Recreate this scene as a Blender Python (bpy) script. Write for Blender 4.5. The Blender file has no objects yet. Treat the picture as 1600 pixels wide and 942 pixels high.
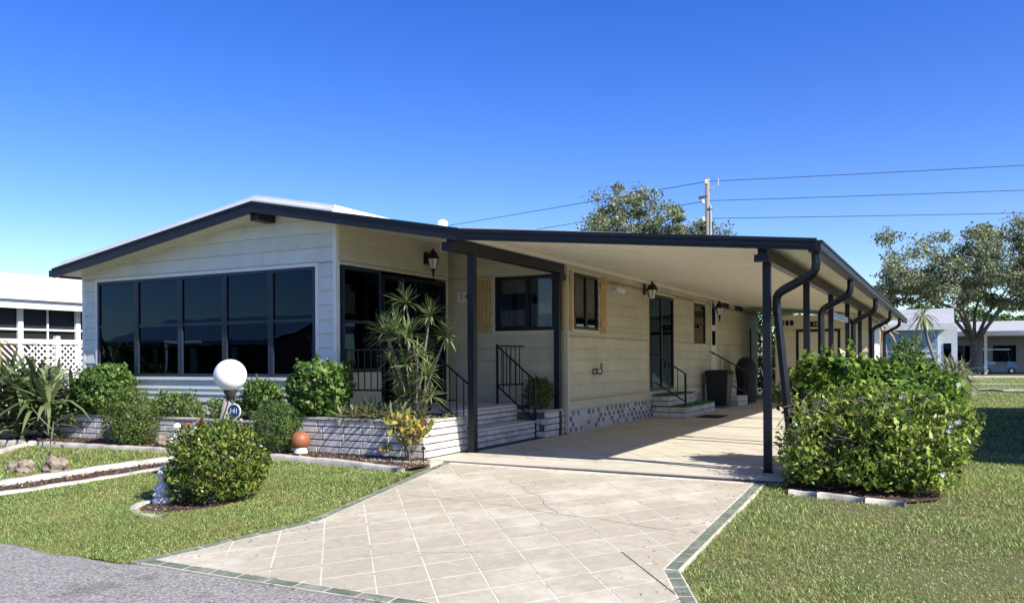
import bpy, bmesh, math, random
import numpy as np
from mathutils import Matrix, Vector

random.seed(7)
rng = np.random.default_rng(11)
R = math.radians
SC = bpy.context.scene
COL = SC.collection

# ------------------------------------------------------------------ camera
YAW = math.atan(682 / 1300.0)
ROLL = 0.0057
fw = Vector((-math.sin(YAW), math.cos(YAW), 0))
rt = Vector((math.cos(YAW), math.sin(YAW), 0))
up = Vector((0, 0, 1))
cr = rt * math.cos(ROLL) - up * math.sin(ROLL)
cu = rt * math.sin(ROLL) + up * math.cos(ROLL)
camd = bpy.data.cameras.new('camera')
camd.lens = 29.25
camd.sensor_width = 36
camd.shift_y = 0.0569
camd.clip_start = 0.05
camd.clip_end = 4000
cam = bpy.data.objects.new('camera', camd)
COL.objects.link(cam)
m3 = Matrix((cr, cu, -fw)).transposed()
cam.matrix_world = Matrix.Translation((0, 0, 1.3)) @ m3.to_4x4()
SC.camera = cam

# ------------------------------------------------------------------ sky and sun
SUN_EL = R(40.5)
SUN_DIR = Vector((1, -0.235, 0)).normalized() * math.cos(SUN_EL) + Vector((0, 0, math.sin(SUN_EL)))
world = bpy.data.worlds.new('World')
SC.world = world
world.use_nodes = True
wn = world.node_tree.nodes
wl = world.node_tree.links
sky = wn.new('ShaderNodeTexSky')
sky.sky_type = 'NISHITA'
sky.sun_disc = False
sky.sun_elevation = SUN_EL
sky.sun_rotation = math.atan2(SUN_DIR.x, SUN_DIR.y)
sky.altitude = 0
sky.air_density = 1.0
sky.dust_density = 0.3
sky.ozone_density = 4.0
hsv = wn.new('ShaderNodeHueSaturation')       # the camera's rich blue
hsv.inputs['Saturation'].default_value = 1.34
hsv.inputs['Hue'].default_value = 0.524
wl.new(sky.outputs[0], hsv.inputs['Color'])
wl.new(hsv.outputs[0], wn['Background'].inputs[0])
wn['Background'].inputs[1].default_value = 0.118
sund = bpy.data.lights.new('sun', 'SUN')
sund.energy = 5.0
sund.angle = R(0.5)
sund.color = (1.0, 0.95, 0.87)
sun = bpy.data.objects.new('sun', sund)
COL.objects.link(sun)
sun.rotation_euler = SUN_DIR.to_track_quat('Z', 'Y').to_euler()
SC.view_settings.view_transform = 'Standard'
SC.view_settings.look = 'None'
SC.view_settings.gamma = 1
SC.view_settings.exposure = 0.85
SC.cycles.max_bounces = 8
SC.cycles.transparent_max_bounces = 12
SC.cycles.sample_clamp_indirect = 8

# ------------------------------------------------------------------ materials
MATS = {}
def mat(name, c1, c2=None, scale=6.0, rough=0.7, bump=0.0, bscale=40.0, spec=0.4, metal=0.0,
        detail=4, rnd=0.0, c3=None, s3=1.2, stretch=None, island=False, spots=None):
    """principled with noise between two colours, a third broad stain colour, and fine relief"""
    m = bpy.data.materials.new(name)
    m.use_nodes = True
    n = m.node_tree.nodes
    l = m.node_tree.links
    p = n['Principled BSDF']
    p.inputs['Roughness'].default_value = rough
    p.inputs['Metallic'].default_value = metal
    p.inputs['Specular IOR Level'].default_value = spec
    tc = n.new('ShaderNodeTexCoord')
    geo = n.new('ShaderNodeNewGeometry')
    vec = geo.outputs['Position']
    if stretch:
        mp = n.new('ShaderNodeMapping')
        mp.inputs['Scale'].default_value = stretch
        l.new(vec, mp.inputs['Vector'])
        vec = mp.outputs[0]
    col = None
    if c2 is not None:
        nz = n.new('ShaderNodeTexNoise')
        nz.inputs['Scale'].default_value = scale
        nz.inputs['Detail'].default_value = detail
        nz.inputs['Roughness'].default_value = 0.65
        l.new(vec, nz.inputs['Vector'])
        rp = n.new('ShaderNodeValToRGB')
        rp.color_ramp.elements[0].position = 0.35
        rp.color_ramp.elements[1].position = 0.65
        rp.color_ramp.elements[0].color = (*c1, 1)
        rp.color_ramp.elements[1].color = (*c2, 1)
        l.new(nz.outputs['Fac'], rp.inputs[0])
        col = rp.outputs[0]
        if c3 is not None:
            nz2 = n.new('ShaderNodeTexNoise')
            nz2.inputs['Scale'].default_value = s3
            nz2.inputs['Detail'].default_value = 5
            nz2.inputs['Roughness'].default_value = 0.7
            l.new(vec, nz2.inputs['Vector'])
            rp2 = n.new('ShaderNodeValToRGB')
            rp2.color_ramp.elements[0].position = 0.48
            rp2.color_ramp.elements[1].position = 0.66
            l.new(nz2.outputs['Fac'], rp2.inputs[0])
            mx = n.new('ShaderNodeMix')
            mx.data_type = 'RGBA'
            l.new(rp2.outputs[0], mx.inputs['Factor'])
            l.new(col, mx.inputs[6])
            mx.inputs[7].default_value = (*c3, 1)
            col = mx.outputs[2]
    if spots and col is not None:
        ns = n.new('ShaderNodeTexNoise')
        ns.inputs['Scale'].default_value = spots[0]
        ns.inputs['Detail'].default_value = 3
        l.new(geo.outputs['Position'], ns.inputs['Vector'])
        rs = n.new('ShaderNodeValToRGB')
        rs.color_ramp.elements[0].position = spots[1]
        rs.color_ramp.elements[1].position = spots[1] + .06
        l.new(ns.outputs['Fac'], rs.inputs[0])
        ms = n.new('ShaderNodeMix')
        ms.data_type = 'RGBA'
        ms.blend_type = 'MULTIPLY'
        l.new(rs.outputs[0], ms.inputs['Factor'])
        l.new(col, ms.inputs[6])
        ms.inputs[7].default_value = (*spots[2], 1)
        col = ms.outputs[2]
    if rnd > 0:
        hs = n.new('ShaderNodeHueSaturation')
        if island:
            src = geo.outputs['Random Per Island']
        else:
            oi = n.new('ShaderNodeObjectInfo')
            src = oi.outputs['Random']
        mr = n.new('ShaderNodeMapRange')
        mr.inputs['To Min'].default_value = 1 - rnd
        mr.inputs['To Max'].default_value = 1 + rnd
        l.new(src, mr.inputs['Value'])
        l.new(mr.outputs[0], hs.inputs['Value'])
        if col is not None:
            l.new(col, hs.inputs['Color'])
        else:
            hs.inputs['Color'].default_value = (*c1, 1)
        col = hs.outputs[0]
    if col is not None:
        l.new(col, p.inputs['Base Color'])
    else:
        p.inputs['Base Color'].default_value = (*c1, 1)
    if bump > 0:
        bz = n.new('ShaderNodeTexNoise')
        bz.inputs['Scale'].default_value = bscale
        bz.inputs['Detail'].default_value = 5
        l.new(vec, bz.inputs['Vector'])
        bp = n.new('ShaderNodeBump')
        bp.inputs['Strength'].default_value = bump
        bp.inputs['Distance'].default_value = 0.01
        l.new(bz.outputs['Fac'], bp.inputs['Height'])
        l.new(bp.outputs[0], p.inputs['Normal'])
    MATS[name] = m
    return m

def leafmat(name, cols, rough=0.45, trans=0.35, spec=0.3, k=1.85, patch=None):
    """leaf: colour picked per leaf, a little light passes through"""
    m = bpy.data.materials.new(name)
    m.use_nodes = True
    n = m.node_tree.nodes
    l = m.node_tree.links
    p = n['Principled BSDF']
    p.inputs['Roughness'].default_value = rough
    p.inputs['Specular IOR Level'].default_value = spec
    geo = n.new('ShaderNodeNewGeometry')
    rp = n.new('ShaderNodeValToRGB')
    e = rp.color_ramp.elements
    while len(e) < len(cols):
        e.new(0.5)
    for i, c in enumerate(cols):
        e[i].position = i / max(1, len(cols) - 1)
        e[i].color = (*[min(.85, v * k) for v in c], 1)
    l.new(geo.outputs['Random Per Island'], rp.inputs[0])
    col = rp.outputs[0]
    if patch:
        nz = n.new('ShaderNodeTexNoise')
        nz.inputs['Scale'].default_value = patch[1]
        nz.inputs['Detail'].default_value = 5
        nz.inputs['Roughness'].default_value = .65
        l.new(geo.outputs['Position'], nz.inputs['Vector'])
        r2 = n.new('ShaderNodeValToRGB')
        r2.color_ramp.elements[0].position = .48
        r2.color_ramp.elements[1].position = .82
        l.new(nz.outputs['Fac'], r2.inputs[0])
        mxc = n.new('ShaderNodeMix')
        mxc.data_type = 'RGBA'
        l.new(r2.outputs[0], mxc.inputs['Factor'])
        l.new(col, mxc.inputs[6])
        mxc.inputs[7].default_value = (*patch[0], 1)
        col = mxc.outputs[2]
    l.new(col, p.inputs['Base Color'])
    tr = n.new('ShaderNodeBsdfTranslucent')
    l.new(col, tr.inputs['Color'])
    mx = n.new('ShaderNodeMixShader')
    mx.inputs[0].default_value = trans
    l.new(p.outputs[0], mx.inputs[1])
    l.new(tr.outputs[0], mx.inputs[2])
    l.new(mx.outputs[0], n['Material Output'].inputs[0])
    MATS[name] = m
    return m

def glassmat(name, tint, rough=0.02, ior=1.5, coat=(1, 1, 1)):
    m = bpy.data.materials.new(name)
    m.use_nodes = True
    n = m.node_tree.nodes
    l = m.node_tree.links
    n.remove(n['Principled BSDF'])
    t = n.new('ShaderNodeBsdfTransparent')
    t.inputs[0].default_value = (*tint, 1)
    g = n.new('ShaderNodeBsdfGlossy')
    g.inputs['Roughness'].default_value = rough
    g.inputs[0].default_value = (*coat, 1)
    fr = n.new('ShaderNodeFresnel')
    fr.inputs[0].default_value = ior
    bz = n.new('ShaderNodeTexNoise')
    bz.inputs['Scale'].default_value = 1.4
    geo = n.new('ShaderNodeNewGeometry')
    l.new(geo.outputs['Position'], bz.inputs['Vector'])
    bp = n.new('ShaderNodeBump')
    bp.inputs['Strength'].default_value = 0.06
    bp.inputs['Distance'].default_value = 0.02
    l.new(bz.outputs['Fac'], bp.inputs['Height'])
    l.new(bp.outputs[0], g.inputs['Normal'])
    mx = n.new('ShaderNodeMixShader')
    l.new(fr.outputs[0], mx.inputs[0])
    l.new(t.outputs[0], mx.inputs[1])
    l.new(g.outputs[0], mx.inputs[2])
    l.new(mx.outputs[0], n['Material Output'].inputs[0])
    MATS[name] = m
    return m

mat('siding', (.535, .50, .365), (.585, .545, .40), 3, .55, .05, 60, rnd=.05, c3=(.48, .45, .335), s3=.9)
mat('siding_front', (.58, .61, .545), (.65, .67, .595), 2.2, .55, .05, 60, rnd=.05, spots=(6, .68, (.80, .81, .80)), c3=(.53, .56, .50), s3=1.2)
mat('cream_trim', (.62, .58, .44), (.56, .52, .40), 5, .5)
mat('white_trim', (.74, .74, .70), (.66, .66, .62), 5, .45)
mat('dark_trim', (.0085, .010, .0155), (.012, .014, .020), 3, .42, spec=.3)
mat('window_frame', (.020, .030, .046), (.024, .034, .05), 3, .4, spec=.3)
mat('navy_frame', (.004, .006, .012), None, rough=.4)
mat('white_roof', (.78, .78, .76), (.70, .70, .68), 2, .45)
mat('roof_grey', (.42, .43, .44), (.50, .51, .52), 6, .5)
mat('soffit', (.80, .755, .62), (.76, .715, .585), 2, .5)
mat('tile', (.36, .32, .235), (.43, .385, .285), 14, .75, .4, 120, rnd=.045, c3=(.56, .515, .40), s3=.8, detail=10, spots=(13, .68, (.74, .72, .70)))
mat('grout', (.60, .56, .455), (.53, .49, .39), 5, .8, c3=(.40, .365, .28), s3=2.0, spots=(9, .60, (.6, .57, .52)))
mat('slab', (.47, .43, .34), (.54, .50, .40), 3, .75, .15, 120, c3=(.42, .38, .295), s3=.8, detail=9, spots=(11, .66, (.7, .68, .65)))
mat('green_tile', (.115, .14, .095), (.155, .18, .125), 7, .75, .2, 90, rnd=.14, c3=(.24, .245, .18), s3=5, spots=(22, .60, (.6, .58, .5)))
mat('asphalt', (.085, .081, .073), (.41, .39, .352), 55, .9, .9, 90, detail=5, c3=(.23, .22, .20), s3=.7, spots=(1.6, .60, (.72, .72, .72)))
mat('soil', (.07, .066, .024), (.13, .12, .045), 14, .95, .5, 30, c3=(.10, .11, .035), s3=.6)
mat('mulch_soil', (.035, .022, .015), (.085, .055, .038), 30, .95, .8, 60)
mat('mulch', (.10, .062, .042), None, rough=.9, rnd=.55, island=True)
mat('concrete', (.52, .49, .42), (.40, .375, .32), 12, .85, .5, 60, c3=(.26, .24, .20), s3=3.2)
mat('brick', (.54, .515, .485), (.63, .605, .57), 14, .8, .35, 90, rnd=.12, c3=(.44, .415, .39), s3=4, spots=(26, .63, (.6, .57, .54)))
mat('brick_tan', (.34, .28, .22), (.45, .39, .32), 14, .8, .35, 90, rnd=.16)
mat('mortar', (.085, .08, .074), (.13, .122, .113), 30, .95)
mat('step_top', (.54, .52, .48), (.60, .58, .54), 8, .8)
mat('turf', (.02, .12, .025), (.03, .17, .04), 60, .9, .8, 200)
mat('wood_shutter', (.46, .31, .13), (.54, .375, .165), 7, .6, .2, 30, rnd=.06, stretch=(4, 4, .5))
mat('black_metal', (.012, .012, .013), None, rough=.45)
mat('lamp_glass', (.75, .74, .68), None, rough=.2)
mat('globe', (.86, .86, .84), None, rough=.25)
mat('bulb_white', (.8, .8, .78), None, rough=.3)
mat('pole_wood', (.20, .17, .15), (.28, .25, .22), 8, .85, stretch=(8, 8, .6))
mat('dark_post', (.030, .024, .022), (.05, .04, .036), 8, .6)
mat('sign_blue', (.012, .045, .17), None, rough=.35)
mat('sign_white', (.80, .80, .78), None, rough=.4)
mat('plaque', (.72, .71, .66), None, rough=.5)
mat('bark', (.075, .065, .055), (.13, .115, .10), 12, .9, .6, 30, stretch=(1, 1, .25))
mat('stem', (.15, .13, .10), (.23, .20, .16), 20, .85)
mat('twig', (.17, .13, .10), (.26, .21, .17), 20, .9)
mat('terracotta', (.25, .085, .035), (.31, .12, .05), 6, .5, c3=(.28, .10, .05), s3=9)
mat('rock', (.20, .155, .11), (.36, .30, .23), 9, .9, 1.0, 25, c3=(.12, .095, .07), s3=6)
mat('plaster', (.72, .71, .68), (.55, .54, .51), 22, .8, .3, 40)
mat('bin_plastic', (.012, .016, .020), None, rough=.5)
mat('cover_black', (.010, .010, .012), None, rough=.75)
mat('mat_black', (.012, .012, .012), None, rough=.95)
mat('grey_tile', (.16, .165, .18), None, rough=.7, rnd=.25, island=True)
mat('skirting_white', (.52, .51, .50), (.60, .59, .57), 10, .8, c3=(.42, .41, .40), s3=3)
mat('interior', (.03, .03, .03), None, rough=.9)
mat('curtain', (.62, .62, .58), (.52, .52, .49), 20, .9, stretch=(6, 6, .5))
mat('blue_wall', (.20, .31, .40), (.24, .35, .44), 3, .7)
mat('pale_wall', (.60, .62, .62), (.66, .68, .68), 3, .7)
mat('shingle', (.30, .30, .31), (.40, .40, .41), 9, .85)
mat('rubber', (.01, .01, .01), None, rough=.8)
mat('cart_blue', (.16, .27, .40), None, rough=.3)
mat('chrome', (.6, .6, .6), None, rough=.25, metal=1)
mat('screen', (.012, .014, .016), None, rough=.5)
mat('shed_wall', (.74, .685, .50), (.79, .735, .55), 3, .6, rnd=.03)
mat('wire', (.03, .03, .035), None, rough=.6)
mat('ceramic', (.70, .69, .66), None, rough=.3)
glassmat('dark_glass', (.025, .03, .04), .01, 1.42, (.34, .56, .86))
glassmat('clear_glass', (.62, .64, .66), .01, 1.5)
leafmat('ixora_leaf', [(.022, .042, .008), (.04, .075, .012), (.085, .115, .02), (.19, .195, .04)], .35)
leafmat('ixora_flower', [(.50, .06, .012), (.65, .13, .03)], .6, k=1)
leafmat('viburnum_leaf', [(.022, .048, .010), (.05, .095, .02), (.12, .17, .04)], .42)
leafmat('bottle_leaf', [(.03, .055, .012), (.06, .095, .02), (.10, .13, .03)], .45)
leafmat('juniper_leaf', [(.022, .05, .012), (.05, .09, .02), (.10, .13, .035)], .5)
leafmat('low_leaf', [(.03, .06, .014), (.06, .10, .02), (.11, .15, .04)], .4)
leafmat('sword_leaf', [(.03, .05, .02), (.065, .09, .038), (.12, .14, .06)], .38, .25)
leafmat('dracaena_leaf', [(.035, .055, .02), (.075, .105, .035), (.13, .17, .06), (.15, .16, .08)], .4, k=1.9)
leafmat('bromeliad_leaf', [(.04, .055, .025), (.085, .105, .05), (.14, .15, .075), (.16, .145, .075)], .38)
leafmat('croton_leaf', [(.09, .14, .02), (.26, .27, .05), (.44, .38, .09), (.33, .15, .07), (.16, .19, .03)], .4, k=1.25)
leafmat('hibiscus_leaf', [(.022, .05, .008), (.06, .105, .016), (.14, .185, .03)], .35, k=1.9)
leafmat('azalea_leaf', [(.022, .045, .008), (.06, .095, .014), (.14, .18, .03), (.22, .24, .05)], .4, k=2.2)
leafmat('white_petal', [(.60, .60, .68), (.7, .7, .76)], .6, k=1)
leafmat('oak_leaf', [(.030, .043, .016), (.055, .075, .028), (.095, .115, .05)], .5, .25)
leafmat('oak_leaf_pale', [(.05, .062, .032), (.095, .112, .058), (.17, .185, .105)], .5, .3, k=2.2)
leafmat('far_leaf', [(.025, .05, .012), (.05, .09, .02), (.10, .14, .04)], .5)
leafmat('grass', [(.018, .036, .008), (.055, .095, .018), (.115, .165, .038), (.205, .24, .075), (.44, .42, .21)], .6, .42, .2, k=2.05, patch=((.42, .36, .15), 1.7))
leafmat('dry_leaf', [(.16, .10, .05), (.30, .22, .12)], .8, .1)

# ------------------------------------------------------------------ helpers
class MB:
    def __init__(s):
        s.v = []; s.f = []; s.m = []
    def add(s, vs, fs, mi=0):
        o = len(s.v)
        s.v += [tuple(v) for v in vs]
        s.f += [tuple(i + o for i in f) for f in fs]
        s.m += [mi] * len(fs)
        return s
    def box(s, x0, y0, z0, x1, y1, z1, mi=0):
        x0, x1 = sorted((x0, x1)); y0, y1 = sorted((y0, y1)); z0, z1 = sorted((z0, z1))
        return s.add([(x0,y0,z0),(x1,y0,z0),(x1,y1,z0),(x0,y1,z0),(x0,y0,z1),(x1,y0,z1),(x1,y1,z1),(x0,y1,z1)],
                     [(3,2,1,0),(4,5,6,7),(0,1,5,4),(1,2,6,5),(2,3,7,6),(3,0,4,7)], mi)
    def prism(s, poly, axis, a, b, mi=0):
        """poly of 2-D points extruded along axis from a to b (poly in the other two axes, in order)"""
        n = len(poly)
        def P(p, t):
            return {'x': (t, p[0], p[1]), 'y': (p[0], t, p[1]), 'z': (p[0], p[1], t)}[axis]
        vs = [P(p, a) for p in poly] + [P(p, b) for p in poly]
        fs = [tuple(range(n))[::-1], tuple(range(n, 2*n))] + [(i, (i+1) % n, n + (i+1) % n, n + i) for i in range(n)]
        return s.add(vs, fs, mi)
    def tube(s, pts, r, k=8, mi=0, cap=True):
        pts = [Vector(p) for p in pts]
        n = len(pts)
        rs = r if isinstance(r, (list, tuple)) else [r] * n
        vs = []
        ref = None
        for i, p in enumerate(pts):
            t = (pts[min(i+1, n-1)] - pts[max(i-1, 0)]).normalized()
            if ref is None:
                ref = Vector((1, 0, 0)) if abs(t.x) < .8 else Vector((0, 1, 0))
            a = (ref - t * ref.dot(t)).normalized()
            ref = a
            b = t.cross(a)
            for j in range(k):
                w = 2 * math.pi * (j + .5) / k
                vs.append(p + (a * math.cos(w) + b * math.sin(w)) * rs[i])
        fs = [(i*k + j, i*k + (j+1) % k, (i+1)*k + (j+1) % k, (i+1)*k + j) for i in range(n-1) for j in range(k)]
        if cap:
            fs += [tuple(range(k))[::-1], tuple((n-1)*k + j for j in range(k))]
        return s.add(vs, fs, mi)
    def lathe(s, c, prof, k=16, mi=0):
        """prof: list of (radius, z)"""
        c = Vector(c)
        n = len(prof)
        vs = [c + Vector((r * math.cos(2*math.pi*j/k), r * math.sin(2*math.pi*j/k), z)) for r, z in prof for j in range(k)]
        fs = [(i*k + j, i*k + (j+1) % k, (i+1)*k + (j+1) % k, (i+1)*k + j) for i in range(n-1) for j in range(k)]
        fs += [tuple(range(k))[::-1], tuple((n-1)*k + j for j in range(k))]
        return s.add(vs, fs, mi)
    def ball(s, c, r, sub=3, noise=0.0, mi=0, sq=1.0):
        bm = bmesh.new()
        bmesh.ops.create_icosphere(bm, subdivisions=sub, radius=1)
        ph = [random.uniform(0, 6) for _ in range(6)]
        rr = (r, r, r) if not isinstance(r, (tuple, list)) else r
        vs = []
        for v in bm.verts:
            d = v.co.normalized()
            q = 1 + noise * (math.sin(d.x*4+ph[0])*math.cos(d.y*5+ph[1]) + .6*math.sin(d.z*7+ph[2]+d.x*3) + .5*math.sin(d.y*11+ph[3])*math.cos(d.x*9+ph[4]))
            vs.append((c[0]+d.x*rr[0]*q, c[1]+d.y*rr[1]*q, c[2]+d.z*rr[2]*q))
        fs = [tuple(v.index for v in f.verts) for f in bm.faces]
        bm.free()
        return s.add(vs, fs, mi)
    def mesh(s, name, mats, smooth=False):
        me = bpy.data.meshes.new(name)
        me.from_pydata(s.v, [], s.f)
        for m in (mats if isinstance(mats, (list, tuple)) else [mats]):
            me.materials.append(MATS[m])
        if any(s.m):
            me.polygons.foreach_set('material_index', s.m)
        if smooth:
            me.polygons.foreach_set('use_smooth', [True] * len(me.polygons))
        me.update()
        return me

WM = {}
def link(o, parent=None, loc=(0, 0, 0), rz=0.0, scale=(1, 1, 1)):
    COL.objects.link(o)
    o.location = loc
    o.rotation_euler = (0, 0, rz)
    o.scale = scale
    W = Matrix.LocRotScale(Vector(loc), Matrix.Rotation(rz, 3, 'Z'), Vector(scale))
    WM[o.name] = W
    if parent is not None:
        o.parent = parent
        o.matrix_parent_inverse = WM[parent.name].inverted()
    return o

def obj(name, mb, mats, parent=None, smooth=False, **k):
    me = mb if isinstance(mb, bpy.types.Mesh) else mb.mesh(name, mats, smooth)
    return link(bpy.data.objects.new(name, me), parent, **k)

def tag(o, label, cat, group=None):
    o['label'] = label
    o['category'] = cat
    if group:
        o['group'] = group
    return o

def thing(name, label, cat, loc, group=None):
    o = bpy.data.objects.new(name, None)
    o.empty_display_size = .2
    link(o, None, loc)
    return tag(o, label, cat, group)

def struct(o):
    o['kind'] = 'structure'
    return o

def stuff(o, label=None, cat=None):
    o['kind'] = 'stuff'
    if label:
        tag(o, label, cat)
    return o

def raw_mesh(name, verts, nper, mats, midx=None, smooth=False):
    """many small separate faces of nper vertices each, from a numpy array (n, nper, 3)"""
    n = len(verts)
    me = bpy.data.meshes.new(name)
    me.vertices.add(n * nper)
    me.vertices.foreach_set('co', np.ascontiguousarray(verts, dtype=np.float32).ravel())
    me.loops.add(n * nper)
    me.loops.foreach_set('vertex_index', np.arange(n * nper, dtype=np.int32))
    me.polygons.add(n)
    me.polygons.foreach_set('loop_start', np.arange(0, n * nper, nper, dtype=np.int32))
    for m in mats:
        me.materials.append(MATS[m])
    if midx is not None:
        me.polygons.foreach_set('material_index', np.asarray(midx, dtype=np.int32))
    me.update(calc_edges=True)
    return me

def unit(a):
    return a / np.maximum(np.linalg.norm(a, axis=-1, keepdims=True), 1e-9)

def leaf_quads(pos, axis, nrm, L, W, fold=.25):
    """rhombic leaves: pos base (n,3), axis direction, nrm facing, lengths, widths"""
    axis = unit(axis)
    side = unit(np.cross(axis, nrm))
    nr = np.cross(side, axis)
    L = L[:, None]; W = W[:, None]
    mid = pos + axis * L * .45
    return np.stack([pos, mid + side * W * .5 + nr * W * fold, pos + axis * L, mid - side * W * .5 + nr * W * fold], 1)

def ribbon_leaves(base, direction, L, W, droop, seg=4):
    """long arching strap leaves as chains of quads; returns (n*seg,4,3)"""
    n = len(base)
    d = unit(direction)
    side = unit(np.cross(d, np.array([0, 0, 1.0]) + rng.normal(0, .15, (n, 3))))
    t = np.linspace(0, 1, seg + 1)
    wprof = np.array([.45, .9, 1.0, .75, .05]) if seg == 4 else np.interp(t, [0, .3, .6, 1], [.5, 1, .8, .05])
    P = base[:, None, :] + d[:, None, :] * (L[:, None] * t)[:, :, None]
    P[:, :, 2] -= droop[:, None] * L[:, None] * t[None, :] ** 2.2
    Lf = P + side[:, None, :] * (W[:, None] * wprof / 2)[:, :, None]
    Rt = P - side[:, None, :] * (W[:, None] * wprof / 2)[:, :, None]
    return Lf, Rt

def ribbon_mesh(name, Lf, Rt, mats, midx=None):
    n, k, _ = Lf.shape
    V = np.stack([Lf, Rt], 2).reshape(n, k * 2, 3)
    verts = V.reshape(-1, 3)
    me = bpy.data.meshes.new(name)
    faces = []
    for i in range(k - 1):
        faces.append([2*i, 2*i+1, 2*i+3, 2*i+2])
    fa = (np.array(faces)[None] + (np.arange(n) * k * 2)[:, None, None]).reshape(-1, 4)
    me.vertices.add(len(verts))
    me.vertices.foreach_set('co', np.ascontiguousarray(verts, dtype=np.float32).ravel())
    me.loops.add(fa.size)
    me.loops.foreach_set('vertex_index', fa.ravel().astype(np.int32))
    me.polygons.add(len(fa))
    me.polygons.foreach_set('loop_start', np.arange(0, fa.size, 4, dtype=np.int32))
    for m in mats:
        me.materials.append(MATS[m])
    if midx is not None:
        me.polygons.foreach_set('material_index', np.repeat(midx, k - 1).astype(np.int32))
    me.polygons.foreach_set('use_smooth', [True] * len(fa))
    me.update(calc_edges=True)
    return me

def lumps(d, ph, amp):
    return 1 + amp * (np.sin(d[:,0]*4+ph[0])*np.cos(d[:,1]*4.5+ph[1]) + .7*np.sin(d[:,2]*6+ph[2]+d[:,0]*3) + .5*np.sin(d[:,1]*10+ph[3])*np.cos(d[:,0]*9+ph[4]) + .35*np.sin(d[:,2]*17+ph[5]+d[:,1]*13))

def crown_points(c, r, n, p=2.4, amp=.07, shell=.35, zcut=-.95):
    """points and outward directions in the outer shell of a lumpy superellipsoid"""
    d = unit(rng.normal(size=(int(n * 1.5), 3)))
    d = d[d[:, 2] > zcut][:n]
    k = (np.abs(d) ** p).sum(1) ** (-1 / p)
    ph = rng.uniform(0, 6, 6)
    rad = k * lumps(d, ph, amp) * (1 - shell * rng.random(len(d)) ** 1.8)
    return np.array(c) + d * np.array(r) * rad[:, None], d

def bush(name, label, c, r, n, L, mats, weights=None, p=2.4, amp=.07, shell=.4, aspect=.5, upb=.5, twigs=25, group=None, cat='bush',
         ground=0.0, spread=.8, stemr=.012, extra=(), shoots=40, pocket=.35):
    """extra: further lobes (centre, radii, share of n); shoots: stray sprigs past the outline; pocket: share of thin spots"""
    root = thing(name, label, cat, (c[0], c[1], ground), group)
    P_, D_ = [], []
    for cc, rr, sh in [(c, r, 1.0)] + list(extra):
        q, d = crown_points(cc, rr, int(n*sh), p, amp, shell)
        f_ = np.sin(q[:, 0]*13/max(rr)*.8 + 1) * np.sin(q[:, 1]*13/max(rr)*.8 + 2) + np.sin(q[:, 2]*15/max(rr)*.8 + q[:, 0]*7)
        thin = f_ > 1.25 - pocket*2.2
        keep = ~thin | (rng.random(len(q)) < .45)
        q[thin] = np.array(cc) + (q[thin] - np.array(cc)) * .88
        P_.append(q[keep]); D_.append(d[keep])
    pts, d = np.concatenate(P_), np.concatenate(D_)
    core = pts.copy()
    if shoots:
        S_, SD = [], []
        for i in range(shoots):
            a = rng.integers(len(pts))
            if d[a][2] < -.1:
                continue
            v = unit(d[a] + rng.normal(0, .35, 3) + np.array([0, 0, .5]))
            ln = L * rng.uniform(1.2, 3.2)
            m_ = 9
            t_ = rng.random((m_, 1))
            S_.append(pts[a] + v*ln*t_ + rng.normal(0, L*.16, (m_, 3)))
            SD.append(np.repeat(v[None], m_, 0))
        pts = np.concatenate([pts] + S_); d = np.concatenate([d] + SD)
    keep = pts[:, 2] > ground + .03
    pts, d = pts[keep], d[keep]
    n = len(pts)
    ax = unit(d * .5 + rng.normal(0, spread, (n, 3)) + np.array([0, 0, upb]))
    nr = unit(d + rng.normal(0, .6, (n, 3)) + np.array([0, 0, .5]))
    Ls = L * rng.uniform(.5, 1.35, n)
    q = leaf_quads(pts - ax * Ls[:, None] * .5, ax, nr, Ls, Ls * aspect * rng.uniform(.8, 1.2, n))
    mi = rng.choice(len(mats), n, p=weights) if len(mats) > 1 else None
    obj('foliage', raw_mesh('foliage', q, 4, mats, mi), mats, root)
    tw = MB()
    for i in range(twigs):
        a = random.uniform(0, 6.283)
        e = core[rng.integers(len(core))]
        b = np.array([c[0] + r[0]*.25*math.cos(a), c[1] + r[1]*.25*math.sin(a), ground - .02])
        mid = b * .5 + e * .5 + rng.normal(0, .05, 3) * max(r)
        tw.tube([b, mid, b*.03 + e*.97], [stemr, stemr*.7, stemr*.35], 4)
    obj('stem', tw, 'twig', root)
    return root

# ------------------------------------------------------------------ ground levels
ROAD_Y, FLAT_Y = 4.35, 9.4
def g(y):
    return -.25 if y <= ROAD_Y else (0.0 if y >= FLAT_Y else -.25 + .25 * (y - ROAD_Y) / (FLAT_Y - ROAD_Y))
def gv(y):
    return np.interp(y, [ROAD_Y, FLAT_Y], [-.25, 0.0])

mb = MB()
ys = [-900, ROAD_Y, FLAT_Y, 60, 1800]
xs = [-1500, -40, 40, 1500]
mb.add([(x, y, g(y) - .035) for y in ys for x in xs],
       [(j*4+i, j*4+i+1, (j+1)*4+i+1, (j+1)*4+i) for j in range(4) for i in range(3)])
struct(obj('ground', mb, 'soil'))
# road with a ragged edge
mb = MB()
ex = np.linspace(-45, 45, 361)
edge = ROAD_Y - .035 + .03*np.sin(ex*2.3) + .022*np.sin(ex*7.1+1) + .015*np.sin(ex*17.0)
edge[(ex > -5.75) & (ex < -.9)] = ROAD_Y - .004
n = len(ex)
mb.add([(x, -6.2, -.262) for x in ex] + [(x, y, -.262) for x, y in zip(ex, edge)] + [(x, y, -.31) for x, y in zip(ex, edge)],
       [(i, i+1, n+i+1, n+i) for i in range(n-1)] + [(n+i, n+i+1, 2*n+i+1, 2*n+i) for i in range(n-1)])
struct(obj('road', mb, 'asphalt'))

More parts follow.
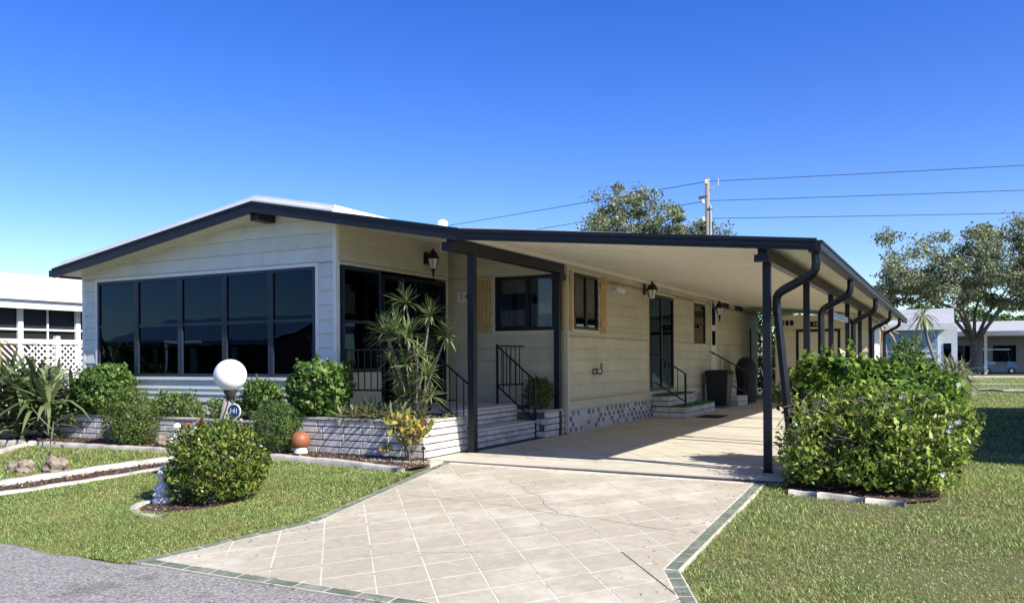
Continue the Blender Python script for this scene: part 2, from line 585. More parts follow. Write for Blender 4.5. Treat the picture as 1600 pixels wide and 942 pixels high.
# driveway: a sloping sheet of pale grout with diagonal tiles proud of it
DRV = [(-5.63, 4.35), (-1.02, 4.35), (-1.68, 5.72), (-1.72, 9.02), (-5.78, 9.12), (-5.24, 5.9)]
def clip(poly, a, b, c):
    """keep a*x+b*y<=c"""
    out = []
    for i in range(len(poly)):
        p, q = poly[i], poly[(i+1) % len(poly)]
        dp, dq = a*p[0]+b*p[1]-c, a*q[0]+b*q[1]-c
        if dp <= 0:
            out.append(p)
        if dp * dq < 0:
            t = dp / (dp - dq)
            out.append((p[0]+t*(q[0]-p[0]), p[1]+t*(q[1]-p[1])))
    return out
def area(poly):
    return .5 * abs(sum(poly[i][0]*poly[(i+1) % len(poly)][1] - poly[(i+1) % len(poly)][0]*poly[i][1] for i in range(len(poly))))
def sheet(mb, poly, zoff, thick):
    n = len(poly)
    mb.add([(x, y, g(y)+zoff) for x, y in poly] + [(x, y, g(y)+zoff-thick) for x, y in poly],
           [tuple(range(n))] + [(i, n+i, n+(i+1) % n, (i+1) % n) for i in range(n)])
    return mb
def offset_poly(poly, d):
    """inset a CCW polygon by d"""
    out = []
    n = len(poly)
    for i in range(n):
        p0, p1, p2 = Vector(poly[i-1]), Vector(poly[i]), Vector(poly[(i+1) % n])
        e1 = (p1-p0).normalized(); e2 = (p2-p1).normalized()
        n1 = Vector((-e1.y, e1.x)); n2 = Vector((-e2.y, e2.x))
        b = (n1+n2).normalized()
        out.append(tuple(p1 + b * d / max(.3, b.dot(n1))))
    return out
drive = struct(obj('driveway', sheet(sheet(MB(), [DRV[0], DRV[1], DRV[2], DRV[5]], 0, .2), [DRV[5], DRV[2], DRV[3], DRV[4]], 0, .2), 'grout'))
A_ANG, B_ANG, TS = R(-50.5), R(50.0), .372
da = (math.cos(A_ANG), math.sin(A_ANG)); db = (math.cos(B_ANG), math.sin(B_ANG))
na = (-da[1], da[0]); nb = (-db[1], db[0])
inner = offset_poly(DRV, .118)
ca0, cb0 = .62, 5.20
def tile_grid(convex_polys, parent, matn, zo, th, gap=.0075):
    k = 0
    for poly in convex_polys:
        if len(poly) < 3:
            continue
        aa = [na[0]*p[0]+na[1]*p[1] for p in poly]; bb = [nb[0]*p[0]+nb[1]*p[1] for p in poly]
        for i in range(math.floor((min(aa)-ca0)/TS), math.ceil((max(aa)-ca0)/TS)):
            s1 = clip(clip(poly, na[0], na[1], ca0+(i+1)*TS-gap), -na[0], -na[1], -(ca0+i*TS+gap))
            if len(s1) < 3:
                continue
            for j in range(math.floor((min(bb)-cb0)/TS), math.ceil((max(bb)-cb0)/TS)):
                s2 = clip(clip(s1, nb[0], nb[1], cb0+(j+1)*TS-gap), -nb[0], -nb[1], -(cb0+j*TS+gap))
                if len(s2) < 3 or area(s2) < .0008:
                    continue
                obj('tile', sheet(MB(), s2, zo, th), matn, parent)
                k += 1
    return k
# the driveway outline is concave at the kinks: split it there, tiles keep the same grid across
low = [inner[0], inner[1], inner[2], inner[5]]
high = [inner[5], inner[2], inner[3], inner[4]]
tile_grid([low, high], drive, 'tile', .0018, .02)
def border(p, q, w, L, mb_parent, side):
    p, q = Vector(p), Vector(q)
    e = (q-p); ln = e.length; e.normalize()
    nn = Vector((-e.y, e.x)) * side
    k = max(1, round(ln / L))
    for i in range(k):
        a = p + e * (ln*i/k + .008); b = p + e * (ln*(i+1)/k - .008)
        poly = [a, b, b + nn*w, a + nn*w] if side > 0 else [a, a + nn*w, b + nn*w, b]
        obj('border_tile', sheet(MB(), [tuple(v) for v in poly], .0025, .03), 'green_tile', mb_parent)
ob = offset_poly(DRV, .012)
border(ob[0], ob[1], .088, .27, drive, 1)
border(ob[1], ob[2], .088, .20, drive, 1)
border(ob[2], ob[3], .088, .20, drive, 1)
border(ob[4], ob[5], .088, .26, drive, 1)
border(ob[5], ob[0], .088, .26, drive, 1)

def strip(pts, w, z, m, name, parent):
    """narrow open joint or crack following the slope"""
    P_ = [Vector(p) for p in pts]
    vs, n_ = [], len(P_)
    for i, p in enumerate(P_):
        t_ = (P_[min(i+1, n_-1)] - P_[max(i-1, 0)]).normalized()
        nn = Vector((-t_.y, t_.x)) * w * random.uniform(.4, 1.0) * .5
        for q in (p - nn, p + nn):
            vs.append((q.x, q.y, g(q.y) + z))
    return obj(name, MB().add(vs, [(2*i, 2*i+2, 2*i+3, 2*i+1) for i in range(n_-1)]), m, parent)
def crack(a, b, amp, w, seed):
    q = np.random.default_rng(seed)
    n_ = 34
    off = np.cumsum(q.normal(0, amp, n_)); off -= np.linspace(off[0], off[-1], n_)
    return strip([(a[0]+(b[0]-a[0])*t_, a[1]+(b[1]-a[1])*t_ + o_) for t_, o_ in zip(np.linspace(0, 1, n_), off)], w, .0032, 'mortar', 'crack', drive)
crack((-5.1, 7.25), (-2.0, 6.75), .022, .008, 5)
crack((-4.4, 8.3), (-3.2, 7.0), .018, .006, 6)
crack((-4.1, 5.1), (-3.2, 5.6), .012, .005, 7)
for i_, (t0, t1) in ((4, (5.2, 6.0)), (5, (4.9, 5.5))):
    c_ = ca0 + i_*TS
    p_ = lambda yv: ((c_ - na[1]*yv)/na[0], yv)
    strip([p_(t0 + (t1-t0)*k_/12) for k_ in range(13)], .012, .0030, 'mortar', 'open_joint', drive)

# carport slab: smooth lip, tiled near part, plain strips with open joints further back
slab = struct(obj('carport_slab', MB().box(-6.02, 9.15, -.2, -1.55, 30.5, -.012), 'mortar'))
obj('slab_panel', MB().box(-5.98, 9.16, -.05, -1.57, 9.84, 0), 'slab', slab)
obj('slab_panel', MB().box(-5.98, 9.856, -.05, -1.57, 12.58, -.004), 'grout', slab)
tile_grid([[(-5.96, 9.87), (-1.59, 9.87), (-1.59, 12.57), (-5.96, 12.57)]], slab, 'slab', 0, .02, .005)
yy = [12.594, 15.45, 18.35, 21.3, 24.3, 27.4, 30.4]
for a, b in zip(yy[:-1], yy[1:]):
    obj('slab_panel', MB().box(-5.98, a, -.05, -1.57, b - .014, 0), 'slab', slab)
obj('slab_panel', MB().box(-6.9, 8.85, -.2, -5.82, 10.3, -.008), 'slab', slab)

# ------------------------------------------------------------------ wall faces
class Face:
    """a wall plane: 'S' faces the street (-Y) at y=c, 'E' faces the carport (+X) at x=c; u runs along it"""
    def __init__(s, kind, c):
        s.k, s.c = kind, c
    def P(s, u, o, z):
        return (u, s.c - o, z) if s.k == 'S' else (s.c + o, u, z)
    def box(s, mb, u0, u1, o0, o1, z0, z1, mi=0):
        a, b = s.P(u0, o0, z0), s.P(u1, o1, z1)
        return mb.box(*a, *b, mi)
    def rz(s):
        return 0 if s.k == 'S' else math.pi / 2

def board_prism(q0, q1, w0, w1, z, zt, y):
    """lap board: a recessed shadow notch below, then the proud lip, tapering back to the top"""
    h = zt - z
    prof = [(0, 0), (.001, 0), (.001, .07), (.024, .078), (.005, 1), (0, 1)]
    vs = []
    for s_ in (0, 1):
        for o, t_ in prof:
            a, b_ = (q0, w0) if s_ == 0 else (q1, w1)
            vs.append((a + (b_-a)*t_, y - o, z + h*t_))
    n6 = len(prof)
    return MB().add(vs, [tuple(range(n6)), tuple(range(n6, 2*n6))[::-1]] + [(i, n6+i, n6+(i+1) % n6, (i+1) % n6) for i in range(n6)])
_bd = {}
def board_mesh(m):
    if m not in _bd:
        b = board_prism(0, 1, 0, 1, 0, 1, 0)
        _bd[m] = b.mesh('siding_board', m)
    return _bd[m]

def siding(face, parent, u0, u1, z0, z1, h, openings, m, joints=()):
    k = 0
    while z0 + k*h < z1 - .01:
        a, b = z0 + k*h, min(z0 + (k+1)*h, z1)
        cuts = sorted({a, b} | {z for o in openings for z in o[2:4] if a + .004 < z < b - .004})
        for c0, c1 in zip(cuts[:-1], cuts[1:]):
            mid = (c0 + c1) / 2
            segs = [(u0, u1)]
            for o in openings:
                if o[2] < mid < o[3]:
                    ns = []
                    for s0, s1 in segs:
                        if o[1] <= s0 or o[0] >= s1:
                            ns.append((s0, s1))
                        else:
                            if o[0] > s0: ns.append((s0, o[0]))
                            if o[1] < s1: ns.append((o[1], s1))
                    segs = ns
            js = joints[k % len(joints)] if joints else ()
            fin = []
            for s0, s1 in segs:
                br = [s0] + [j for j in js if s0 + .2 < j < s1 - .2] + [s1]
                fin += list(zip(br[:-1], br[1:]))
            for s0, s1 in fin:
                g2 = .0015 if joints else 0
                obj('siding_board', board_mesh(m), m, parent, loc=face.P(s0 + g2, 0, c0), rz=face.rz(), scale=(s1 - s0 - 2*g2, 1, c1 - c0))
        k += 1

def window(face, parent, u0, u1, z0, z1, cols, rows, fm='dark_trim', gm='dark_glass', fw_=.045, trim=None, name='window', depth=.03, rail=None):
    """frame as a part, each pane a sub-part, set a little into the wall"""
    fr = MB()
    face.box(fr, u0, u0+fw_, -.05, depth, z0, z1); face.box(fr, u1-fw_, u1, -.05, depth, z0, z1)
    face.box(fr, u0+fw_, u1-fw_, -.05, depth, z1-fw_, z1); face.box(fr, u0+fw_, u1-fw_, -.05, depth, z0, z0+fw_)
    cu_ = [u0 + (u1-u0)*i/cols for i in range(cols+1)] if isinstance(cols, int) else cols
    rz_ = [z0 + (z1-z0)*i/rows for i in range(rows+1)] if isinstance(rows, int) else rows
    m = fw_*.55
    for x in cu_[1:-1]:
        face.box(fr, x-m, x+m, -.04, depth-.006, z0+fw_, z1-fw_)
    for i, z in enumerate(rz_[1:-1]):
        for a, b in zip(cu_[:-1], cu_[1:]):
            face.box(fr, a + (fw_ if a == u0 else m), b - (fw_ if b == u1 else m), -.03, depth-.010, z-m*.9, z+m*.9)
    w = obj(name, fr, fm, parent)
    for a, b in zip(cu_[:-1], cu_[1:]):
        for c, d in zip(rz_[:-1], rz_[1:]):
            obj('pane', face.box(MB(), a + m*.8, b - m*.8, -.004, .004, c + m*.6, d - m*.6), gm, w)
    if trim:
        t = MB()
        tw = .06
        face.box(t, u0-tw, u0-.001, -.01, .026, z0-tw, z1+tw); face.box(t, u1+.001, u1+tw, -.01, .026, z0-tw, z1+tw)
        face.box(t, u0, u1, -.01, .0245, z1+.001, z1+tw); face.box(t, u0-.0, u1, -.01, .032, z0-tw, z0-.001)
        obj('window_trim', t, trim, w)
    return w

def shutter(face, parent, u0, u1, z0, z1, nb):
    s = obj('shutter', face.box(MB(), u0, u1, .004, .012, z0, z1), 'dark_post', parent)
    w = (u1-u0)/nb
    for i in range(nb):
        obj('plank', face.box(MB(), u0 + i*w + .006, u0 + (i+1)*w - .006, .0125, .036, z0, z1), 'wood_shutter', s)
    for z in (z0 + .13, z1 - .22):
        obj('batten', face.box(MB(), u0 - .012, u1 + .012, .0365, .062, z, z + .085), 'wood_shutter', s)

# ------------------------------------------------------------------ the home
YW, XR, YC, XC, XL = 9.85, -8.13, 13.3, -5.89, -14.01
YF = 9.40                      # front edge of the roofs
YE = 29.6                      # rear end of the home
RIDGE_X, RIDGE_Z = -9.37, 3.61
EAVE_Z, KINK_Z = 2.86, 2.915
FS, FR_, FX, FC = Face('S', YW), Face('E', XR), Face('S', YC), Face('E', XC)
home = thing('mobile_home', 'pale sided single storey home with low gable roof and dark window band', 'house', (-10, YW, 0))

def under(x):
    """underside of the home's roof"""
    if x < RIDGE_X:
        return RIDGE_Z + (x - RIDGE_X) * (RIDGE_Z - EAVE_Z) / (RIDGE_X + 14.16)
    return RIDGE_Z - (x - RIDGE_X) * (RIDGE_Z - KINK_Z) / (-5.70 - RIDGE_X)

fwall = obj('front_wall', MB().prism([(XL+.02, .02), (XR-.02, .02), (XR-.02, .98), (XL+.02, .98)], 'y', YW+.003, YW+.02), 'siding_front', home)
WX = [-13.60, -12.56, -11.47, -10.44, -9.44, -8.53]
win_op = (WX[0]-.05, WX[-1]+.05, 1.0, 2.79)
CH = .2165
# courses below the gable
siding(FS, fwall, XL+.05, XR-.06, .40, 2.79, CH, [win_op], 'siding_front')
# gable courses clipped to the roof slope
def board_poly(poly, z, zt, y):
    """a course cut to the roof line: notch strip and lip, both extruded from the clipped outline"""
    h = zt - z
    m_ = MB()
    for lo, hi, off in ((0, .07, lambda t_: .001), (.078, 1, lambda t_: .024 - .019*(t_-.078)/.922)):
        q = clip(clip(poly, 0, 1, z + h*hi), 0, -1, -(z + h*lo))
        if len(q) < 3 or area(q) < 1e-5:
            continue
        n_ = len(q)
        vs = [(x, y - off((zz-z)/h), zz) for x, zz in q] + [(x, y + .004, zz) for x, zz in q]
        m_.add(vs, [tuple(range(n_)), tuple(range(2*n_-1, n_-1, -1))] + [(i_, n_+i_, n_+(i_+1) % n_, (i_+1) % n_) for i_ in range(n_)])
    return m_
def roof_clip(poly, up_=.03):
    k1 = (RIDGE_Z - EAVE_Z) / (RIDGE_X + 14.16)
    k2 = (RIDGE_Z - KINK_Z) / (-5.70 - RIDGE_X)
    poly = clip(poly, -k1, 1, RIDGE_Z + up_ - k1*RIDGE_X)
    return clip(poly, k2, 1, RIDGE_Z + up_ + k2*RIDGE_X)
def gable_boards(u0, u1, z0, z1, h, y, parent, m, joints):
    z = z0
    k = 0
    while z < z1:
        br = [u0] + joints[k % len(joints)] + [u1]
        for a0, a1 in zip(br[:-1], br[1:]):
            p_ = roof_clip([(a0 + .002, z), (a1 - .002, z), (a1 - .002, z + h), (a0 + .002, z + h)])
            if len(p_) > 2 and area(p_) > .002:
                obj('siding_board', board_poly(p_, z, z + h, y), m, parent)
        z += h
        k += 1
gable_boards(XL+.05, XR-.06, 2.79, 3.66, CH, YW, fwall, 'siding_front', [[-9.6], [], [-10.9]])
# sunroom glazing: five bays, two panes each
for i in range(5):
    window(FS, home, WX[i]+.003, WX[i+1]-.003, 1.05, 2.735, 1, [1.05, 1.925, 2.735], 'window_frame', 'dark_glass', .05)
t = MB()
FS.box(t, WX[0]-.05, WX[-1]+.05, -.02, .030, 2.738, 2.79)
FS.box(t, WX[0]-.055, WX[0]-.002, -.02, .028, 1.0, 2.736); FS.box(t, WX[-1]+.002, WX[-1]+.055, -.02, .028, 1.0, 2.736)
FS.box(t, WX[0]-.10, WX[-1]+.10, -.02, .045, .995, 1.046)
FS.box(t, XL+.05, XR-.06, -.02, .030, .755, .785)
obj('window_surround', t, 'white_trim', home)
t = MB()
FS.box(t, XR-.06, XR+.004, -.06, .024, .1, under(XR)-.0); FS.box(t, XL-.02, XL+.05, -.06, .022, .1, under(XL)-.0)
obj('corner_trim', t, 'white_trim', home)
obj('ridge_beam', MB().box(-9.50, YF+.07, 3.46, -9.33, YW+.3, 3.58), 'dark_trim', home)

# wall along the porch, facing the carport
rwall = obj('porch_side_wall', MB().box(XR-.02, YW+.03, .02, XR-.003, 12.93, .55), 'siding', home)
siding(FR_, rwall, YW+.03, 12.93, 2.80, under(XR)+.05, .30, [], 'siding')
siding(FR_, rwall, YW+.03, 10.93, .56, 1.12, .28, [], 'siding')
window(FR_, home, 9.95, 10.92, 1.13, 2.745, 1, [1.13, 1.90, 2.745], 'window_frame', 'dark_glass', .05)
sl = window(FR_, home, 10.95, 12.86, .58, 2.70, 2, 1, 'navy_frame', 'dark_glass', .06, name='sliding_door')
t = MB()
FR_.box(t, 9.9, 12.93, 0, .03, 2.755, 2.797); FR_.box(t, 12.885, 12.94, 0, .028, .56, 2.753)
FR_.box(t, 12.90, 12.945, 0, .026, 2.80, under(XR))
obj('door_surround', t, 'cream_trim', home)

# wall across the porch
cwall = obj('porch_back_wall', MB().box(-8.36, YC+.003, .02, XC-.01, YC+.02, .4), 'siding', home)
CWIN = (-7.30, -6.10, 1.82, 2.80)
gable_boards(-8.36, XC-.02, .40+.22*11, 3.5, .22, YC, cwall, 'siding', [[]])
siding(FX, cwall, -8.36, XC-.02, .40, .40+.22*11, .22, [(CWIN[0], CWIN[1], CWIN[2], CWIN[3])], 'siding')
obj('porch_return_wall', MB().box(-8.40, 12.945, .0, XR-.003, 12.96, 3.4).box(-8.40, 12.965, .0, -8.385, YC+.01, 3.4), 'siding', home)
window(FX, home, *CWIN[:2], *CWIN[2:], [CWIN[0], -6.66, CWIN[1]], 1, 'navy_frame', 'clear_glass', .06, trim='cream_trim', depth=.035)
for zz0, zz1 in ((2.50, 2.74), (1.90, 2.20)):
    cu_ = MB()
    for i in range(28):
        a = CWIN[0] + .08 + i*.019
        cu_.add([(a, YC+.08+.012*math.sin(i*1.7), zz0), (a+.019, YC+.08+.012*math.sin((i+1)*1.7), zz0), (a+.019, YC+.08+.012*math.sin((i+1)*1.7), zz1), (a, YC+.08+.012*math.sin(i*1.7), zz1)], [(0,1,2,3)])
    obj('curtain', cu_, 'curtain', home)
cu_ = MB()
for i in range(26):
    a = -6.63 + i*.019
    cu_.add([(a, YC+.10+.012*math.sin(i*1.7), 1.9), (a+.019, YC+.10+.012*math.sin((i+1)*1.7), 1.9), (a+.019, YC+.10+.012*math.sin((i+1)*1.7), 2.3), (a, YC+.10+.012*math.sin(i*1.7), 2.3)], [(0,1,2,3)])
obj('curtain', cu_, 'curtain', home)
shutter(FX, home, -7.72, -7.40, 1.80, 2.76, 4)
shutter(FX, home, -6.035, -5.925, 1.80, 2.80, 2)

# long wall along the carport
kw = obj('carport_side_wall', MB().box(XC-.02, YC, .02, XC-.004, YE, .40), 'siding', home)
W1 = (13.55, 14.70, 1.84, 2.84)
D1 = (17.72, 19.58, .58, 2.76)
W2 = (21.40, 22.54, 1.70, 2.76)
D2 = (23.10, 23.88, .57, 2.98)
V1 = (24.56, 25.30, 2.80, 2.97)
V2 = (26.12, 27.22, 2.80, 2.97)
siding(FC, kw, YC+.035, YE, .40, 3.06, .22, [W1, D1, W2, D2, V1, V2], 'siding', joints=([17.0, 20.8, 25.6], [15.9, 24.1], [19.9, 28.0], [16.4, 22.9, 27.0]))
window(FC, home, *W1, 2, 1, 'navy_frame', 'clear_glass', .055, trim='cream_trim', depth=.035)
cu_ = MB()
for i in range(20):
    for s_ in (13.62, 14.2):
        a = s_ + i*.021
        cu_.add([(XC-.10+.01*math.sin(i*1.9), a, 1.95), (XC-.10+.01*math.sin((i+1)*1.9), a+.021, 1.95), (XC-.10+.01*math.sin((i+1)*1.9), a+.021, 2.75), (XC-.10+.01*math.sin(i*1.9), a, 2.75)], [(0,1,2,3)])
obj('curtain', cu_, 'curtain', home)
shutter(FC, home, 13.335, 13.47, 1.80, 2.86, 2)
shutter(FC, home, 14.80, 15.10, 1.80, 2.86, 3)
window(FC, home, *D1, 2, 1, 'navy_frame', 'dark_glass', .07, trim='cream_trim', name='sliding_door')
window(FC, home, *W2, 1, 2, 'navy_frame', 'clear_glass', .055, trim='cream_trim')
obj('curtain', FC.box(MB(), 21.45, 22.5, -.12, -.10, 2.25, 2.74), 'curtain', home)
dr = MB()
FC.box(dr, D2[0]+.06, D2[1]-.06, -.03, .012, D2[2], D2[3]-.07)
door = obj('door', dr, 'white_trim', home)
obj('door_window', FC.box(MB(), 23.30, 23.68, .0125, .018, 2.25, 2.72), 'dark_glass', door)
obj('door_window', FC.box(MB(), 23.30, 23.68, .0125, .018, 1.68, 2.08), 'dark_glass', door)
obj('handle', MB().ball((XC+.06, 23.27, 1.45), .035, 2), 'black_metal', door)
t = MB()
FC.box(t, D2[0], D2[0]+.058, -.03, .03, D2[2], D2[3]); FC.box(t, D2[1]-.058, D2[1], -.03, .03, D2[2], D2[3]); FC.box(t, D2[0]+.06, D2[1]-.06, -.03, .028, D2[3]-.068, D2[3])
obj('door_frame', t, 'cream_trim', home)
for v in (V1, V2):
    window(FC, home, *v, 1, 1, 'navy_frame', 'dark_glass', .04, depth=.03)
obj('corner_trim', MB().box(XC-.05, YC-.024, .02, XC+.024, YC+.032, 3.04), 'cream_trim', home)
t = MB()
FC.box(t, YC+.04, YE, 0, .03, 3.0, 3.035)
obj('eave_trim', t, 'cream_trim', home)
# skirting: pale panel with small grey blocks
sk = obj('skirting', MB().box(XC-.03, YC+.04, 0, XC+.006, YE, .395), 'skirting_white', home)
t = MB()
i = 0
y = YC + .08
while y < 22:
    for r_ in range(4):
        if (i + r_) % 2 == 0 and random.random() < .72:
            zz = .012 + r_*.096 + random.uniform(0, .012)
            a_ = y + random.uniform(-.012, .012)
            t.box(XC, a_, zz, XC+.012, a_ + random.uniform(.075, .115), min(zz + random.uniform(.07, .09), .392))
    y += .118
    i += 1
stuff(obj('skirting_blocks', t, 'grey_tile', sk))

# enclosure: left wall, rear wall, floor
obj('side_wall', MB().box(XL-.0, YW+.06, 0, XL+.03, YE, 2.84), 'siding_front', home)
obj('rear_wall', MB().box(XL+.031, YE, 0, XC-.05, YE+.03, 2.95), 'siding', home)
obj('floor', MB().box(XL+.04, YW+.08, .5, XR-.03, YE-.01, .56).box(XR-.02, YC+.04, .5, XC-.04, YE-.01, .56), 'interior', home)
obj('partition', MB().box(XL+.05, 12.4, .57, XR-.05, 12.43, 3.0), 'interior', home)
obj('partition', MB().box(-8.3, 15.4, .57, XC-.06, 15.43, 2.95), 'interior', home)

# roof of the home
T = .07
def slope(x0, x1, y0, y1, fz, t, m, name, parent):
    return obj(name, MB().prism([(x0, fz(x0)), (x1, fz(x1)), (x1, fz(x1)+t), (x0, fz(x0)+t)], 'y', y0, y1), m, parent)
roof = slope(-14.17, RIDGE_X, YF+.03, YE+.35, under, T, 'soffit', 'roof', home)
slope(RIDGE_X+.001, -5.705, YF+.03, YE+.35, under, T, 'soffit', 'roof_slope', roof)
# white roof-over: sheet ends at the step above the porch
def over(x): return under(x) + T + .004
slope(-14.10, RIDGE_X, YF+.06, YE+.3, lambda x: over(x)+.05, .105, 'white_roof', 'roof_sheet', roof)
slope(RIDGE_X+.001, -7.85, YF+.06, YE+.3, lambda x: over(x)+.05, .105, 'white_roof', 'roof_sheet', roof)
slope(-7.849, -5.72, YF+.06, YE+.3, lambda x: over(x), .02, 'white_roof', 'roof_sheet', roof)
slope(-14.12, RIDGE_X, YF+.02, YF+.055, lambda x: over(x)+.052, .03, 'white_roof', 'drip_edge', roof)
slope(RIDGE_X+.001, -7.85, YF+.02, YF+.055, lambda x: over(x)+.052, .03, 'white_roof', 'drip_edge', roof)
fa = MB()
def fas(mb, x0, x1, f0, f1, t0, t1, ya, yb):
    mb.prism([(x0, f0(x0)), (x1, f0(x1)), (x1, f1(x1)), (x0, f1(x0))], 'y', ya, yb)
F0 = lambda x: under(x) - .045
F1 = lambda x: under(x) + .120
fas(fa, -14.19, RIDGE_X, F0, F1, 0, 0, YF-.03, YF+.018)
fas(fa, RIDGE_X, -5.705, F0, F1, 0, 0, YF-.03, YF+.018)
fas(fa, -14.20, RIDGE_X, lambda x: F1(x)-.03, lambda x: F1(x)+.004, 0, 0, YF-.045, YF-.031)
fas(fa, RIDGE_X, -5.705, lambda x: F1(x)-.03, lambda x: F1(x)+.004, 0, 0, YF-.045, YF-.031)
obj('fascia', fa, 'dark_trim', roof)
obj('eave_gutter', MB().box(-14.30, YF-.03, 2.83, -14.195, YE+.3, 2.95), 'dark_trim', roof)
obj('roof_vent', MB().lathe((-7.62, 12.0, 3.34), [(.05, -.15), (.05, .22), (.085, .24), (.10, .31), (.085, .37), (.03, .40)], 14), 'white_trim', roof, smooth=True, loc=(0, 0, -.05))

# ------------------------------------------------------------------ carport
cp = thing('carport', 'long attached carport with ridged cream ceiling, charcoal fascia and slim square posts', 'carport', (-3.7, 9.4, 0))
CZ0, CZ1 = 3.005, 2.50            # underside at wall and at gutter
CX0, CX1 = -5.70, -1.33
YB = 30.4
def cun(x): return CZ0 + (x + 5.89) * (CZ1 - CZ0) / (-1.25 + 5.89)
n_pan = 70
pw = (YB - YF - .04) / n_pan
pan = MB()
pm = MB()
pan_poly = [(0, .012), (pw-.05, .012), (pw-.044, 0), (pw-.006, 0), (pw, .012), (pw, .05), (0, .05)]
x0_, x1_ = -5.86, CX1
me = MB()
vs = []
for x in (x0_, x1_):
    for (y, zz) in pan_poly:
        vs.append((x, y, cun(x) + zz))
n7 = len(pan_poly)
me.add(vs, [tuple(range(n7)), tuple(range(n7, 2*n7))[::-1]] + [(i, n7+i, n7+(i+1) % n7, (i+1) % n7) for i in range(n7)])
panm = me.mesh('roof_panel', 'soffit')
for i in range(n_pan):
    obj('roof_panel', panm, None, cp, loc=(0, YF + .03 + i*pw, 0))
obj('roof_cover', MB().prism([(-5.70, cun(-5.70)+.055), (CX1, cun(CX1)+.055), (CX1, cun(CX1)+.075), (-5.70, cun(-5.70)+.075)], 'y', YF+.03, YB), 'white_roof', cp)
fa = MB()
def fz(x): return cun(x)
fa.prism([(-5.704, 2.885), (-1.24, 2.452), (-1.24, 2.572), (-5.704, 3.025)], 'y', YF-.03, YF+.018)
fa.prism([(-5.704, 2.99), (-1.235, 2.545), (-1.235, 2.578), (-5.704, 3.032)], 'y', YF-.046, YF-.031)
fa.prism([(-5.704, 2.93), (-1.235, 2.495), (-1.235, 2.51), (-5.704, 2.945)], 'y', YF-.040, YF-.031)
obj('fascia', fa, 'dark_trim', cp)
gt = MB().prism([(-1.33, 2.56), (-1.33, 2.445), (-1.225, 2.435), (-1.205, 2.47), (-1.20, 2.535), (-1.185, 2.54), (-1.185, 2.562), (-1.215, 2.562), (-1.225, 2.46), (-1.31, 2.46), (-1.31, 2.56)], 'y', YF+.02, YB+.04)
gt.box(-1.33, YF+.0, 2.44, -1.20, YF+.019, 2.56)
obj('gutter', gt, 'dark_trim', cp)
# posts
def post(x, y, zt, w=.085, capx=0):
    p_ = MB().box(x-w/2, y-w/2, 0, x+w/2, y+w/2, zt)
    p_.box(x-w/2-.012, y-w/2-.012, 0, x+w/2+.012, y+w/2+.012, .012)
    return obj('post', p_, 'dark_trim', cp)
PX = -1.83
PYS = [9.76, 12.75, 15.6, 18.3, 21.0, 23.9]
for y in PYS:
    post(PX, y, 2.395)
post(-5.95, 10.14, 2.775, .10)
post(-5.98, 13.10, 2.66, .10)
bm_ = MB().box(PX-.05, YF+.10, 2.40, PX+.05, YB-.05, 2.535)
obj('beam', bm_, 'dark_trim', cp)
obj('beam', MB().box(-6.03, YF+.20, 2.785, -5.905, 13.22, 2.965), 'dark_trim', cp)
obj('beam_cap', MB().box(-6.05, YF+.10, 2.78, -5.885, YF+.198, 2.89), 'dark_trim', cp)
obj('beam_cap', MB().box(-6.05, 13.00, 2.665, -5.87, 13.21, 2.78), 'dark_trim', cp)
obj('beam_cap', MB().box(PX-.075, YF+.02, 2.37, PX+.085, YF+.099, 2.45), 'dark_trim', cp)
# downspouts
def dspout(y, pts):
    P_ = [Vector(p) for p in pts]
    # round the corners a little
    out = [P_[0]]
    for a, b, c in zip(P_[:-2], P_[1:-1], P_[2:]):
        for t_ in (.0, .33, .66, 1):
            q0 = b + (a-b).normalized()*.09; q1 = b + (c-b).normalized()*.09
            out.append(q0.lerp(b, t_).lerp(b.lerp(q1, t_), t_))
    out.append(P_[-1])
    m_ = MB().tube(out, .052, 6)
    o = obj('downspout', m_, 'dark_trim', cp, smooth=False)
    return o
dspout(9.6, [(-1.27, 9.55, 2.44), (-1.27, 9.58, 2.24), (-1.74, 9.80, 2.03), (-1.57, 9.90, .02)])
for y in (13.15, 17.9, 22.6, 27.0):
    dspout(y, [(-1.27, y, 2.44), (-1.27, y, 2.24), (-1.68, y, 2.02), (-1.68, y, .02)])
obj('cross_rail', MB().box(PX-.02, 15.65, 2.02, PX+.02, 18.25, 2.12), 'white_trim', cp)

# ------------------------------------------------------------------ storage shed at the end of the carport
shed = thing('storage_shed', 'tan sided storage shed with double doors at the far end of the carport', 'shed', (-3.4, 26.8, 0))
FSH = Face('S', 26.8)
sw = obj('wall', MB().box(-4.74, 26.803, 0, -2.04, 26.83, 2.60), 'shed_wall', shed)
SD = (-4.16, -2.88, .05, 2.16)
siding(FSH, sw, -4.74, -2.08, 0.02, 2.62, .24, [SD], 'shed_wall')
obj('side_wall', MB().box(-4.78, 26.79, 0, -4.742, 30.2, 2.80), 'shed_wall', shed)
FSE = Face('E', -2.04)
se = obj('side_wall', MB().box(-2.07, 26.81, 0, -2.045, 30.2, 2.5), 'white_trim', shed)
siding(FSE, se, 26.80, 30.2, 0.02, 2.5, .24, [], 'white_trim')
obj('corner_trim', MB().box(-2.08, 26.772, 0, -2.02, 26.80, 2.5), 'white_trim', shed)
for a, b in ((-4.08, -3.526), (-3.514, -2.96)):
    d_ = obj('door', FSH.box(MB(), a, b, -.01, .012, .08, 2.10), 'shed_wall', shed)
    obj('handle', FSH.box(MB(), (b-.09 if a < -3.8 else a+.05), (b-.05 if a < -3.8 else a+.09), .0125, .04, 1.0, 1.15), 'black_metal', d_)
t = MB()
FSH.box(t, -4.16, -4.082, 0, .03, .05, 2.18); FSH.box(t, -2.958, -2.88, 0, .03, .05, 2.18); FSH.box(t, -4.08, -2.96, 0, .028, 2.104, 2.18)
